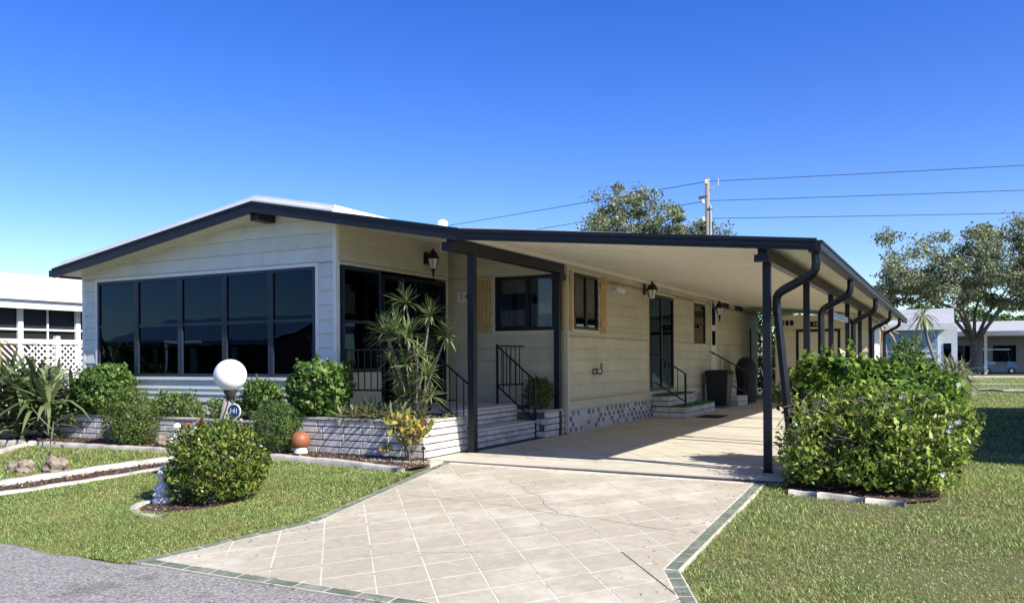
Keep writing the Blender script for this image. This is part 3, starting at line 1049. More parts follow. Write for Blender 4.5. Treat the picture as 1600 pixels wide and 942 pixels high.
obj('door_frame', t, 'dark_trim', shed)
for u in (-4.62, -2.66):
    v_ = obj('vent', FSH.box(MB(), u-.02, u+.42, .0, .024, 2.28, 2.50), 'white_trim', shed)
    for i in range(3):
        obj('vent_opening', FSH.box(MB(), u+.012+i*.135, u+.118+i*.135, .0245, .028, 2.31, 2.47), 'mat_black', v_)

def text_mesh(s, size, m, depth=.002):
    cv = bpy.data.curves.new('text', 'FONT')
    cv.body = s
    cv.size = size
    cv.extrude = depth
    cv.align_x = 'CENTER'
    cv.align_y = 'CENTER'
    o = bpy.data.objects.new('text', cv)
    COL.objects.link(o)
    dg = bpy.context.evaluated_depsgraph_get()
    me = bpy.data.meshes.new_from_object(o.evaluated_get(dg))
    bpy.data.objects.remove(o)
    me.materials.clear()
    me.materials.append(MATS[m])
    return me
def put_text(me, parent, M, name='lettering'):
    me.transform(M)
    return obj(name, me, None, parent)
RX = Matrix.Rotation(math.pi/2, 4, 'X')
pl = obj('number_board', FSH.box(MB(), -3.74, -3.36, .02, .045, 2.25, 2.41), 'mat_black', shed)
put_text(text_mesh('141', .15, 'sign_white'), pl, Matrix.Translation((-3.55, 26.8-.048, 2.33)) @ RX)

plq = thing('house_number_plaque', 'small white plaque numbered 141 on the porch wall behind the post', 'plaque', (-7.90, YC-.02, 2.37))
obj('plate', FX.box(MB(), -8.10, -7.71, .018, .034, 2.38, 2.555), 'plaque', plq)
fr = MB()
FX.box(fr, -8.11, -7.70, .018, .040, 2.37, 2.383); FX.box(fr, -8.11, -7.70, .018, .040, 2.552, 2.565)
obj('rim', fr, 'cream_trim', plq)
put_text(text_mesh('1', .17, 'mat_black'), plq, Matrix.Translation((-8.015, YC-.036, 2.468)) @ RX)
put_text(text_mesh('4', .17, 'mat_black'), plq, Matrix.Translation((-7.905, YC-.036, 2.468)) @ RX)
put_text(text_mesh('1', .17, 'mat_black'), plq, Matrix.Translation((-7.795, YC-.036, 2.468)) @ RX)

# ------------------------------------------------------------------ wall lanterns and small fittings
def lantern(face, u, z, label, s=1.0):
    """z: top of the cap"""
    p = face.P(u, .0, z)
    root = thing('wall_lantern', label, 'lantern', face.P(u, .02, z - .3*s), 'wall lanterns of the home')
    obj('back_plate', face.box(MB(), u-.055*s, u+.055*s, .019, .04, z-.20*s, z+.0*s), 'black_metal', root)
    c = face.P(u, .15*s+.02, z)
    a = face.P(u, .035, z-.12*s); b = face.P(u, .15*s+.02, z-.12*s)
    cap = MB().lathe(c, [(.012*s, .055*s), (.02*s, .03*s), (.03*s, .02*s), (.075*s, -.03*s), (.115*s, -.10*s), (.12*s, -.115*s), (.10*s, -.12*s)][::-1], 6)
    obj('cap', cap, 'black_metal', root)
    obj('arm', MB().tube([a, b], .012*s, 6), 'black_metal', root)
    obj('glass', MB().lathe(c, [(.035*s, -.28*s), (.055*s, -.25*s), (.095*s, -.121*s)], 6), 'lamp_glass', root)
    bars = MB()
    for j in range(6):
        w = 2*math.pi*j/6
        e = Vector((math.cos(w), math.sin(w), 0))
        bars.tube([Vector(c) + e*.098*s + Vector((0,0,-.121*s)), Vector(c) + e*.057*s + Vector((0,0,-.25*s))], .006*s, 4)
    obj('cage', bars, 'black_metal', root)
    obj('finial', MB().lathe(c, [(.004*s, -.44*s), (.014*s, -.40*s), (.022*s, -.34*s), (.038*s, -.285*s), (.038*s, -.281*s)], 8), 'black_metal', root)
    return root
lantern(FR_, 12.22, 3.19, 'black wall lantern high above the porch sliding door behind the spiky plant', 1.05)
lantern(FC, 17.42, 2.93, 'black wall lantern beside the carport sliding glass door', 1.15)
lantern(FC, 23.42, 2.86, 'far black wall lantern in front of the narrow white door', 1.2)

fl = thing('floodlight', 'twin white floodlight on the carport wall right of the shutter', 'floodlight', (XC, 15.5, 2.68))
obj('junction_box', FC.box(MB(), 15.46, 15.58, .017, .05, 2.63, 2.75), 'white_trim', fl)
for dy in (-.10, .14):
    obj('arm', MB().tube([(XC+.05, 15.52, 2.69), (XC+.11, 15.52+dy*.5, 2.68)], .014, 6), 'chrome', fl)
    obj('bulb', MB().ball((XC+.16, 15.52+dy, 2.66), (.065, .065, .065), 2), 'bulb_white', fl, smooth=True)

hh = thing('hose_holder', 'small wrought iron hose holder on the wall above the skirting', 'hose holder', (XC, 14.5, 1.02))
t = MB()
for o_, r_ in ((.03, .11), (.13, .13)):
    pts = [FC.P(14.5 + r_*math.cos(a), o_, 1.07 + r_*.45*math.sin(a)) for a in np.linspace(0, 6.283, 15)]
    t.tube(pts, .009, 5)
t.tube([FC.P(14.42, .02, 1.12), FC.P(14.42, .13, 1.12)], .009, 5); t.tube([FC.P(14.58, .02, 1.04), FC.P(14.58, .13, 1.04)], .009, 5)
t.tube([FC.P(14.60, .13, 1.08), FC.P(14.63, .13, 1.22), FC.P(14.56, .13, 1.23), FC.P(14.55, .13, 1.12)], .009, 5)
obj('iron_rack', t, 'black_metal', hh)
cd = MB()
FC.box(cd, 28.3, 28.38, .018, .05, 1.05, 2.3)
em = thing('electric_meter', 'electric meter box with conduit at the far end of the carport wall', 'meter', (XC, 28.3, .6))
obj('conduit', cd, 'dark_post', em)
obj('meter_box', FC.box(MB(), 28.05, 28.75, .018, .16, .62, 1.04), 'plaque', em)

# ------------------------------------------------------------------ brickwork
_bk = {}
def brick_mesh(m):
    if m not in _bk:
        b = .03
        v = []
        for z_ in (0, 1):
            for y_ in (0, -1):
                for x_ in (0, 1):
                    v.append((x_, y_, z_))
        # front edges eased
        mbk = MB().add([(0,0,0),(1,0,0),(1,-.75,0),(.985,-1,.06),(.015,-1,.06),(0,-.75,0),
                        (0,0,1),(1,0,1),(1,-.75,1),(.985,-1,.94),(.015,-1,.94),(0,-.75,1)],
                       [(5,4,3,2,1,0),(6,7,8,9,10,11),(4,10,9,3),(3,9,8,2),(5,11,10,4),(0,6,11,5),(2,8,7,1),(1,7,6,0)])
        _bk[m] = mbk.mesh('brick', m)
    return _bk[m]
def bricks(face, parent, u0, u1, z0, z1, L=.36, h=.094, d=.032, gap=.013, m='brick', tan=0.0):
    rows = max(1, round((z1-z0)/h))
    hh_ = (z1-z0)/rows
    for r_ in range(rows):
        u = u0
        first = True
        off = [0, .5, .25, .75][(r_ + random.randrange(2)) % 4]
        while u < u1 - .01:
            ln = L * (off if first and off else 1) * random.uniform(.85, 1.15)
            first = False
            e = min(u + ln, u1)
            if u1 - e < .06:
                e = u1
            dd = d + random.uniform(-.003, .003)
            mm = 'brick_tan' if random.random() < tan else m
            obj('brick', brick_mesh(mm), None, parent, loc=face.P(u+gap/2, 0, z0 + r_*hh_ + gap/2), rz=face.rz(), scale=(e-u-gap, dd, hh_-gap))
            u = e

# right-hand planter in front of the porch
PF = 9.20
PZ = .50
pr = thing('brick_planter', 'pale brick planter in front of the porch, beside the steps', 'planter', (-7.4, PF, 0))
obj('core', MB().box(-8.98, PF+.0, -.05, -6.15, 9.42, PZ-.03).box(-6.40, 9.421, -.05, -6.15, 10.28, PZ-.03).box(-8.98, 9.421, -.05, -6.401, 9.84, PZ-.14), 'mortar', pr)
F1_, F2_ = Face('S', PF), Face('E', -6.15)
bricks(F1_, pr, -8.98, -6.12, .0, PZ-.03)
bricks(F2_, pr, PF, 10.28, .0, PZ-.03)
for i in range(8):
    a = -9.0 + i*.36
    obj('coping', MB().box(a+.004, PF-.045, PZ-.028, a+.354, PF+.17, PZ), 'concrete', pr)
for i in range(3):
    a = PF + .175 + i*.302
    obj('coping', MB().box(-6.34, a+.004, PZ-.028, -6.105, a+.30, PZ), 'concrete', pr)
obj('soil', MB().box(-8.95, PF+.17, PZ-.13, -6.35, 9.84, PZ-.06), 'mulch_soil', pr)

pl_ = thing('brick_planter', 'long low brick planter under the dark sunroom windows', 'planter', (-11.7, PF, 0))
obj('core', MB().box(-14.45, PF+.05, -.05, -9.02, 9.84, .38), 'mortar', pl_)
bricks(Face('S', PF+.05), pl_, -14.45, -9.02, -.01, .38, tan=.22)
for i in range(14):
    a = -14.46 + i*.388
    obj('coping', MB().box(a+.004, PF+.01, .382, a+.382, PF+.22, .41), 'concrete', pl_)
obj('soil', MB().box(-14.4, PF+.22, .36, -9.03, 9.84, .40), 'mulch_soil', pl_)

# steps down from the porch to the carport
st = thing('brick_steps', 'pale brick steps from the carport up to the porch landing', 'steps', (-6.3, 11.4, 0))
obj('core', MB().box(-6.55, 10.29, -.05, -6.15, 12.52, .245).box(-8.12, 9.86, -.05, -6.56, 12.92, .50).box(-6.559, 10.29, .2, -6.50, 12.52, .50).box(-8.38, 12.93, -.05, -6.6, 13.28, .50), 'mortar', st)
bricks(Face('E', -6.15), st, 10.285, 12.52, .0, .25)
bricks(Face('E', -6.50), st, 10.285, 12.52, .285, .515, h=.08)
for i in range(6):
    a = 10.285 + i*.3725
    obj('tread', MB().box(-6.50, a+.003, .252, -6.10, a+.3695, .283), 'step_top', st)
    obj('tread', MB().box(-6.84, a+.003, .518, -6.455, a+.3695, .55), 'step_top', st)
obj('landing', MB().box(-8.12, 9.86, .503, -6.845, 12.925, .545).box(-8.38, 12.935, .503, -6.62, 13.27, .545), 'step_top', st)
ps = thing('brick_planter', 'small brick planter between the steps and the carport wall', 'planter', (-6.2, 12.9, 0))
obj('core', MB().box(-6.60, 12.53, -.05, -5.97, 13.27, .42), 'mortar', ps)
bricks(Face('E', -5.97), ps, 12.53, 13.26, .0, .42, L=.3)
bricks(Face('S', 12.56), ps, -6.13, -5.945, .0, .42, L=.3)
obj('coping', MB().box(-6.60, 12.52, .422, -5.92, 13.265, .45), 'concrete', ps)

# ------------------------------------------------------------------ railings
def railing(label, spec, m='black_metal', r=.016, loc=None):
    root = thing('railing', label, 'railing', loc or spec['posts'][0][0], 'black iron railings')
    for a, b in spec['posts']:
        obj('post', MB().tube([a, b], r*1.5, 4), m, root)
    for a, b in spec['rails']:
        obj('rail', MB().tube([a, b], r, 4), m, root)
    for (a0, a1, b0, b1, n) in spec.get('pickets', []):
        for i in range(1, n+1):
            t_ = i/(n+1)
            p0 = Vector(a0).lerp(Vector(a1), t_); p1 = Vector(b0).lerp(Vector(b1), t_)
            obj('picket', MB().tube([p0, p1], r*.55, 4), m, root)
    return root
railing('stair railing on the right side of the porch steps', dict(
    posts=[((-6.80, 12.42, .55), (-6.80, 12.42, 1.57)), ((-6.12, 12.48, .0), (-6.12, 12.48, .97))],
    rails=[((-6.80, 12.42, 1.54), (-6.12, 12.48, .95)), ((-6.80, 12.42, .86), (-6.12, 12.48, .27)),
           ((-6.80, 12.42, 1.54), (-6.72, 13.26, 1.54)), ((-6.80, 12.42, .87), (-6.72, 13.26, .87))],
    pickets=[((-6.80, 12.42, .86), (-6.12, 12.48, .27), (-6.80, 12.42, 1.54), (-6.12, 12.48, .95), 5),
             ((-6.80, 12.42, .87), (-6.72, 13.26, .87), (-6.80, 12.42, 1.54), (-6.72, 13.26, 1.54), 5)]))
railing('stair railing on the left side of the porch steps behind the front post', dict(
    posts=[((-6.82, 10.36, .5), (-6.82, 10.36, 1.47)), ((-6.10, 10.34, .0), (-6.10, 10.34, .95))],
    rails=[((-6.82, 10.36, 1.45), (-6.10, 10.34, .93)), ((-6.82, 10.36, .82), (-6.10, 10.34, .27))],
    pickets=[((-6.82, 10.36, .82), (-6.10, 10.34, .27), (-6.82, 10.36, 1.45), (-6.10, 10.34, .93), 5)]))
railing('level porch railing between the white corner and the spiky plant', dict(
    posts=[((-8.06, 9.96, .5), (-8.06, 9.96, 1.48)), ((-6.88, 9.96, .5), (-6.88, 9.96, 1.48))],
    rails=[((-8.06, 9.96, 1.46), (-6.88, 9.96, 1.46)), ((-8.06, 9.96, .86), (-6.88, 9.96, .86))],
    pickets=[((-8.06, 9.96, .86), (-6.88, 9.96, .86), (-8.06, 9.96, 1.46), (-6.88, 9.96, 1.46), 9)]))

# carport side steps with green turf
s2 = thing('carport_steps', 'two low brick steps topped with green turf below the sliding door', 'steps', (-5.5, 19, 0))
obj('core', MB().box(-5.87, 17.95, 0, -5.13, 20.45, .235).box(-5.87, 17.95, .236, -5.50, 20.0, .48), 'mortar', s2)
bricks(Face('E', -5.13), s2, 17.93, 20.45, .0, .235); bricks(Face('S', 17.95), s2, -5.87, -5.10, .0, .235)
bricks(Face('E', -5.50), s2, 17.93, 20.0, .25, .48); bricks(Face('S', 17.95), s2, -5.87, -5.47, .25, .48)
obj('turf_tread', MB().box(-5.87, 17.98, .237, -5.09, 20.47, .262).box(-5.87, 17.92, .482, -5.46, 20.02, .507), 'turf', s2)
railing('thin iron railing on the turf covered carport steps', dict(
    posts=[((-5.16, 18.1, 0), (-5.16, 18.1, .98))],
    rails=[((-5.16, 18.1, .97), (-5.86, 18.05, 1.42)), ((-5.16, 18.1, .35), (-5.86, 18.05, .78))],
    pickets=[((-5.16, 18.1, .35), (-5.86, 18.05, .78), (-5.16, 18.1, .97), (-5.86, 18.05, 1.42), 3)]), r=.02)
s3 = thing('door_steps', 'small pale brick step below the narrow white door beside the dark bin', 'steps', (-5.5, 23.9, 0))
obj('core', MB().box(-5.87, 22.95, 0, -5.10, 24.1, .235).box(-5.87, 22.95, .236, -5.45, 24.1, .45), 'mortar', s3)
bricks(Face('E', -5.10), s3, 22.95, 24.1, 0, .235); bricks(Face('E', -5.45), s3, 22.95, 24.1, .24, .45)
bricks(Face('S', 22.95), s3, -5.87, -5.07, 0, .235); bricks(Face('S', 22.95), s3, -5.87, -5.42, .24, .45)
obj('tread', MB().box(-5.87, 22.92, .237, -5.08, 24.12, .255).box(-5.87, 22.92, .452, -5.43, 24.12, .47), 'step_top', s3)
railing('far iron railing at the narrow white door', dict(
    posts=[((-5.06, 24.15, 0), (-5.06, 24.15, .92))],
    rails=[((-5.06, 24.15, .9), (-5.86, 23.05, 1.5)), ((-5.06, 24.15, .3), (-5.86, 23.05, .85))],
    pickets=[((-5.06, 24.15, .3), (-5.86, 23.05, .85), (-5.06, 24.15, .9), (-5.86, 23.05, 1.5), 3)]), r=.02)
dm = tag(obj('door_mat', MB().box(-4.98, 18.2, .001, -4.45, 19.1, .012), 'mat_black'), 'black door mat on the slab in front of the turf steps', 'mat')

# bin and covered grill
bn = thing('trash_bin', 'dark wheeled trash bin against the carport wall', 'bin', (-5.45, 22.35, 0))
def frustum(mb, cx_, cy_, z0, z1, a0, b0, a1, b1, mi=0):
    mb.add([(cx_-a0,cy_-b0,z0),(cx_+a0,cy_-b0,z0),(cx_+a0,cy_+b0,z0),(cx_-a0,cy_+b0,z0),(cx_-a1,cy_-b1,z1),(cx_+a1,cy_-b1,z1),(cx_+a1,cy_+b1,z1),(cx_-a1,cy_+b1,z1)],
           [(3,2,1,0),(4,5,6,7),(0,1,5,4),(1,2,6,5),(2,3,7,6),(3,0,4,7)], mi)
    return mb
obj('body', frustum(MB(), -5.45, 22.35, .06, .92, .25, .25, .30, .31), 'bin_plastic', bn)
obj('lid', frustum(MB(), -5.45, 22.35, .921, 1.0, .33, .34, .27, .28), 'bin_plastic', bn)
obj('handle', MB().tube([(-5.13, 22.6, .9), (-5.07, 22.6, .9), (-5.07, 22.1, .9), (-5.13, 22.1, .9)], .015, 6), 'bin_plastic', bn)
for y_ in (22.12, 22.58):
    obj('wheel', MB().prism([(-5.68 + .1*math.cos(a), .1 + .1*math.sin(a)) for a in np.linspace(0, 6.283, 13)[:-1]], 'y', y_-.03, y_+.03), 'rubber', bn)
gr = thing('covered_grill', 'barbecue grill under a black cover behind the dark bin', 'grill', (-5.3, 25.0, 0))
cvp = MB()
prof = [(.34, 0), (.36, .2), (.33, .5), (.36, .75), (.40, .95), (.36, 1.12), (.24, 1.27), (.10, 1.33), (.02, 1.335)]
kk = 22
vs = [(-5.3 + r_*(1+.05*math.sin(5*w+z_*3))*math.cos(w)*.75, 25.0 + r_*(1+.06*math.sin(7*w))*math.sin(w)*1.25, z_ + .01) for r_, z_ in prof for w in np.linspace(0, 6.283, kk+1)[:-1]]
cvp.add(vs, [(i*kk+j, i*kk+(j+1) % kk, (i+1)*kk+(j+1) % kk, (i+1)*kk+j) for i in range(len(prof)-1) for j in range(kk)] + [tuple((len(prof)-1)*kk+j for j in range(kk))])
obj('cover', cvp, 'cover_black', gr, smooth=True)
for (a, b) in ((-5.5, 24.75), (-5.1, 24.75), (-5.1, 25.25), (-5.5, 25.25)):
    obj('leg', MB().tube([(a, b, 0), (a, b, .3)], .02, 6), 'black_metal', gr)

# ------------------------------------------------------------------ edging, beds
def edging(pts, w, h, label, m='concrete', closed=False):
    P_ = [Vector((p[0], p[1])) for p in pts]
    # resample
    out = []
    n = len(P_)
    for i in range(n if closed else n-1):
        a, b = P_[i], P_[(i+1) % n]
        k = max(1, int((b-a).length / .12))
        out += [a.lerp(b, j/k) for j in range(k)]
    if not closed:
        out.append(P_[-1])
    mbx = MB()
    n = len(out)
    rings = []
    for i, p in enumerate(out):
        a = out[i-1] if (closed or i > 0) else out[i]
        b = out[(i+1) % n] if (closed or i < n-1) else out[i]
        t_ = (b-a).normalized()
        nn = Vector((-t_.y, t_.x))
        j1, j2, j3 = (random.uniform(-.010, .010) for _ in range(3))
        zb = g(p.y)
        ring = []
        for (o_, zz) in ((-.5, -.06), (-.5, h*.72), (-.36, h), (.36, h), (.5, h*.72), (.5, -.06)):
            q = p + nn * (o_*w + (j1 if o_ < 0 else j2))
            ring.append((q.x, q.y, zb + zz + (j3*.7 if zz > 0 else 0)))
        rings.append(ring)
    vs = [v for r_ in rings for v in r_]
    m_ = len(rings)
    fs = [(i*6+j, i*6+j+1, ((i+1) % m_)*6+j+1, ((i+1) % m_)*6+j) for i in range(m_ if closed else m_-1) for j in range(5)]
    if not closed:
        fs += [(0,1,2,3,4,5), tuple((m_-1)*6+j for j in (5,4,3,2,1,0))]
    mbx.add(vs, fs)
    return tag(obj('garden_edging', mbx, m, smooth=True), label, 'edging', 'concrete garden edging')
K4 = [(-14.6, 8.36), (-13.4, 8.50), (-12.17, 8.55), (-10.31, 8.62), (-8.39, 8.68), (-7.05, 8.57), (-5.92, 8.36)]
K1 = [(-8.95, 8.45), (-9.63, 8.06), (-9.94, 6.97), (-10.12, 6.01), (-10.5, 4.75)]
K2 = [(-8.45, 8.35), (-9.11, 7.59), (-9.29, 6.51), (-9.54, 5.66), (-9.9, 4.70)]
K3 = [(-13.42, 8.44), (-12.95, 7.68), (-12.9, 5.0)]
edging(K4, .13, .05, 'long pale concrete edging between the lawn and the mulch bed')
edging(K1, .16, .05, 'wide white concrete edging of the mulch strip, on the rock side')
edging(K2, .12, .02, 'low greyish concrete edging along the front lawn side of the mulch strip')
edging(K3, .12, .05, 'short pale concrete edging branching at the far left')
RC, RR = (-6.84, 6.10), (.66, .60)
edging([(RC[0]+RR[0]*math.cos(a), RC[1]+RR[1]*math.sin(a)) for a in np.linspace(2.3, 5.0, 16)], .085, .012, 'curved concrete edging in front of the clipped flowering bush')

def bed(poly, name, z=.0, m='mulch_soil'):
    from mathutils.geometry import tessellate_polygon
    tris = tessellate_polygon([[Vector((p[0], p[1], 0)) for p in poly]])
    o = obj(name, MB().add([(x, y, g(y) - .012 + z) for x, y in poly], [tuple(t_) for t_ in tris]), m)
    return struct(o)
def inpoly(x, y, poly):
    r_ = np.zeros(len(x), bool)
    n = len(poly)
    for i in range(n):
        x1, y1 = poly[i]; x2, y2 = poly[(i+1) % n]
        c = ((y1 > y) != (y2 > y)) & (x < (x2-x1)*(y-y1)/((y2-y1) + 1e-12) + x1)
        r_ ^= c
    return r_
BED1 = [(-14.6, 8.36), (-13.4, 8.50), (-12.17, 8.55), (-10.31, 8.62), (-8.39, 8.68), (-7.05, 8.57), (-5.92, 8.36), (-5.83, 8.9), (-6.1, 9.19), (-9.0, 9.24), (-14.6, 9.24)]
BED2 = K1 + K2[::-1]
BED3 = [(-7.02+.47*math.cos(a), 6.10+.50*math.sin(a)) for a in np.linspace(0, 6.283, 29)[:-1]]
BED4 = [(-1.50, 8.72), (-.35, 8.60), (-.08, 8.82), (.05, 12.0), (-1.5, 12.0)]
for i, b_ in enumerate((BED1, BED2, BED3, BED4)):
    bed(b_, 'mulch_bed', .02 if i == 0 else 0)
def chips(poly, dens, name, label, zoff=.0, lmax=.05):
    xs_ = [p[0] for p in poly]; ys_ = [p[1] for p in poly]
    A = (max(xs_)-min(xs_))*(max(ys_)-min(ys_))
    n = int(A*dens)
    x = rng.uniform(min(xs_), max(xs_), n); y = rng.uniform(min(ys_), max(ys_), n)
    k = inpoly(x, y, poly)
    x, y = x[k], y[k]
    n = len(x)
    base = np.stack([x, y, gv(y) + zoff + rng.uniform(0, .02, n)], 1)
    ax = unit(rng.normal(size=(n, 3)) * [1, 1, .25])
    nr = unit(rng.normal(size=(n, 3)) * .4 + [0, 0, 1])
    L_ = rng.uniform(.015, lmax, n)
    q = leaf_quads(base, ax, nr, L_, L_*rng.uniform(.25, .6, n), .1)
    stuff(obj(name, raw_mesh(name, q, 4, ['mulch', 'dry_leaf'], rng.choice(2, n, p=[.86, .14])), None), label, 'mulch')
chips(BED1, 1500, 'mulch', 'brown bark mulch in the bed in front of the planters', .012)
chips(BED2, 1100, 'mulch', 'brown mulch and dead leaves in the strip between the edgings', -.01)
chips(BED3, 900, 'mulch', 'dark mulch inside the ring under the clipped bush', -.01)
chips(BED4, 500, 'mulch', 'leaf litter under the big flowering hedge', -.01)

# ------------------------------------------------------------------ lawns
def lawn(poly, holes, name, label, n, wnear=1.0, ymax=60):
    xs_ = [p[0] for p in poly]; ys_ = [p[1] for p in poly]
    # denser near the street: draw y with density falling as 1/y^1.6
    y0, y1 = max(3.5, min(ys_)), max(ys_)
    u = rng.random(n * 4)
    a = -.6
    y = (y0**a + u*(y1**a - y0**a))**(1/a)
    x = rng.uniform(min(xs_), max(xs_), n * 4)
    k = inpoly(x, y, poly)
    for h in holes:
        k &= ~inpoly(x, y, h)
    # patchy growth
    pt = np.sin(x*2.1+.7*y)+np.sin(y*2.7-x*.9)+.8*np.sin(x*5.3+2)*np.cos(y*4.7)
    k &= rng.random(len(x)) < np.clip(.82 + .16*pt, .35, 1)
    x, y, pt = x[k][:n], y[k][:n], pt[k][:n]
    n = len(x)
    d = np.hypot(x, y)
    sc_ = np.clip(d / 7.5, .85, 5)
    h = rng.uniform(.014, .048, n)**1.0 * np.clip(sc_, .8, 1.3) * wnear * np.clip(1 + .22*pt, .6, 1.4)
    w = rng.uniform(.0035, .0085, n) * sc_
    th = rng.uniform(0, 6.283, n)
    lean = rng.uniform(.1, 1.2, n)
    base = np.stack([x, y, gv(y) - .034 + np.zeros(n)], 1)
    dx = np.stack([np.cos(th), np.sin(th), np.zeros(n)], 1)
    sd = np.stack([-np.sin(th), np.cos(th), np.zeros(n)], 1)
    mid = base + np.array([0, 0, 1.0]) * (h*.65)[:, None] + dx * (h*lean*.35)[:, None]
    tip = base + np.array([0, 0, 1.0]) * (h*.85)[:, None] + dx * (h*lean*1.1)[:, None]
    q = np.stack([base*.35 + mid*.65 - np.array([0, 0, 1.0])*(h*.15)[:, None] - sd*w[:, None]*.5, base*.35 + mid*.65 - np.array([0, 0, 1.0])*(h*.15)[:, None] + sd*w[:, None]*.5, tip], 1)
    stuff(obj(name, raw_mesh(name, q, 3, ['grass']), None), label, 'grass')
ring = [(-7.02+.48*math.cos(a), 6.10+.52*math.sin(a)) for a in np.linspace(0, 6.283, 29)[:-1]]
xs_edge = np.linspace(-16, -5.66, 60)
LEFT = [(x, ROAD_Y - .02 + .05*math.sin(x*3.1) + .03*math.sin(x*8)) for x in xs_edge] + [(-5.63 + t_*.39 + .018 + .022*math.sin(t_*31) + .012*math.sin(t_*77), 4.37 + t_*1.53) for t_ in np.linspace(0, 1, 24)] + [(-5.24 - t_*.52 + .015 + .02*math.sin(t_*47) + .012*math.sin(t_*101), 5.9 + t_*2.45) for t_ in np.linspace(0.02, 1, 30)] + \
       [(-7.05, 8.49), (-8.4, 8.58), (-9.05, 7.55), (-9.22, 6.5), (-9.47, 5.66), (-9.84, 4.6), (-10.0, 4.4)]
LEFT = [p for p in LEFT if p[0] > -9.86]
lawn(LEFT, [ring], 'front_lawn', 'short green lawn left of the driveway', 420000)
MIDL = [(-10.6, 4.4), (-10.22, 6.01), (-10.04, 6.97), (-9.74, 8.10), (-10.3, 8.54), (-12.17, 8.47), (-13.3, 8.4), (-12.85, 7.68), (-12.8, 4.4)]
lawn(MIDL, [], 'rock_lawn', 'thin dry lawn around the rocks between the edgings', 90000)
lawn([(-18, 4.4), (-13.0, 4.4), (-13.0, 7.68), (-13.5, 8.4), (-16.4, 8.4), (-16.4, 14), (-18, 14)], [], 'far_left_lawn', 'strip of lawn at the far left edge', 12000)
RIGHT = [(-1.02 - t_*.66 - .005 + .022*math.sin(t_*23) + .012*math.sin(t_*61), 4.36 + t_*1.37) for t_ in np.linspace(0, 1, 20)] + [(-1.70 + .02*math.sin(t_*41) + .012*math.sin(t_*97), 5.75 + t_*3.3) for t_ in np.linspace(0.02, 1, 34)] + [ (-1.58, 12.5), (-1.5, 30), (-2, 60), (14, 60), (5.5, 4.36)]
lawn(RIGHT, [BED4], 'side_lawn', 'short sunlit lawn right of the driveway running along the carport', 780000)

# ------------------------------------------------------------------ planting
bush('clipped_ixora', 'clipped rounded bush with orange flower heads in the front lawn ring', (-6.84, 6.34, .22), (.475, .47, .455), 9500, .055,
     ['ixora_leaf'], None, p=2.6, amp=.05, shell=.42, aspect=.48, ground=g(6.3), twigs=40, shoots=70, pocket=.42)
root = bpy.data.objects['clipped_ixora']
for (a, e_) in ((-2.2, .95), (-2.6, .75), (-2.95, .5), (-2.5, 1.15), (-2.75, -.05), (-2.9, .8)):
    d_ = np.array([math.cos(a)*math.cos(e_), math.sin(a)*math.cos(e_), math.sin(e_)])
    kq = (np.abs(d_)**3.2).sum()**(-1/3.2)
    c_ = np.array([-6.84, 6.34, .24]) + d_*np.array([.455, .45, .43])*kq*.98
    fl_ = MB()
    for q in range(16):
        v_ = Vector(unit(rng.normal(size=3) + d_*1.2))
        p_ = Vector(c_) + v_*.028
        s_ = v_.orthogonal().normalized()
        t_ = v_.cross(s_)
        w = random.uniform(0, 3.14)
        e1 = (s_*math.cos(w) + t_*math.sin(w))*.014; e2 = v_.cross(e1)
        fl_.add([p_-e1, p_-e2*.5, p_+e1, p_+e2*.5], [(0,1,2,3)])
    obj('flower_head', fl_, 'ixora_flower', root)

bush('round_shrub', 'large rounded shrub with light green leaves left of the sunroom windows', (-12.97, 9.5, .76), (.62, .40, .50), 8000, .075, ['viburnum_leaf'], p=2.3, amp=.06, shell=.4, aspect=.55, ground=.38, upb=.2)
bush('round_shrub', 'glossy round shrub at the white corner post beside the sunroom windows', (-8.15, 9.48, .86), (.46, .38, .43), 6000, .085, ['viburnum_leaf'], p=2.7, amp=.045, shell=.4, aspect=.6, ground=.38, upb=.0, spread=.7)
bush('upright_shrub', 'dense dark green shrub on the mulch left of the stone and white figurine', (-11.58, 8.92, .38), (.43, .33, .46), 10000, .045, ['bottle_leaf'], p=2.8, amp=.07, shell=.4, aspect=.4, ground=0)
bush('juniper_shrub', 'fine leaved sloping shrub left of the terracotta ball', (-8.52, 8.97, .34), (.40, .28, .38), 11000, .042, ['juniper_leaf'], p=2.3, amp=.08, shell=.45, aspect=.28, ground=0, upb=.9)
bush('low_shrub', 'low loose groundcover shrub below the sunroom sill left of the globe lamp', (-11.25, 9.5, .52), (.60, .28, .27), 3200, .06, ['low_leaf'], p=2.2, amp=.12, shell=.5, aspect=.45, ground=.38, twigs=14)
bush('low_shrub', 'smaller loose shrub behind the globe lamp post', (-10.0, 9.5, .52), (.40, .26, .22), 1500, .06, ['low_leaf'], p=2.2, amp=.14, shell=.55, aspect=.45, ground=.38, twigs=14)
bush('leafy_shrub', 'small leafy shrub right of the globe lamp under the window', (-9.33, 9.48, .72), (.34, .28, .31), 2600, .07, ['viburnum_leaf'], p=2.2, amp=.10, shell=.5, aspect=.5, ground=.38)
bush('dark_shrub', 'small dark shrub in the brick planter beside the porch railing', (-6.25, 12.92, .74), (.24, .24, .26), 2200, .05, ['bottle_leaf'], p=2.3, amp=.10, shell=.5, aspect=.5, ground=.45)

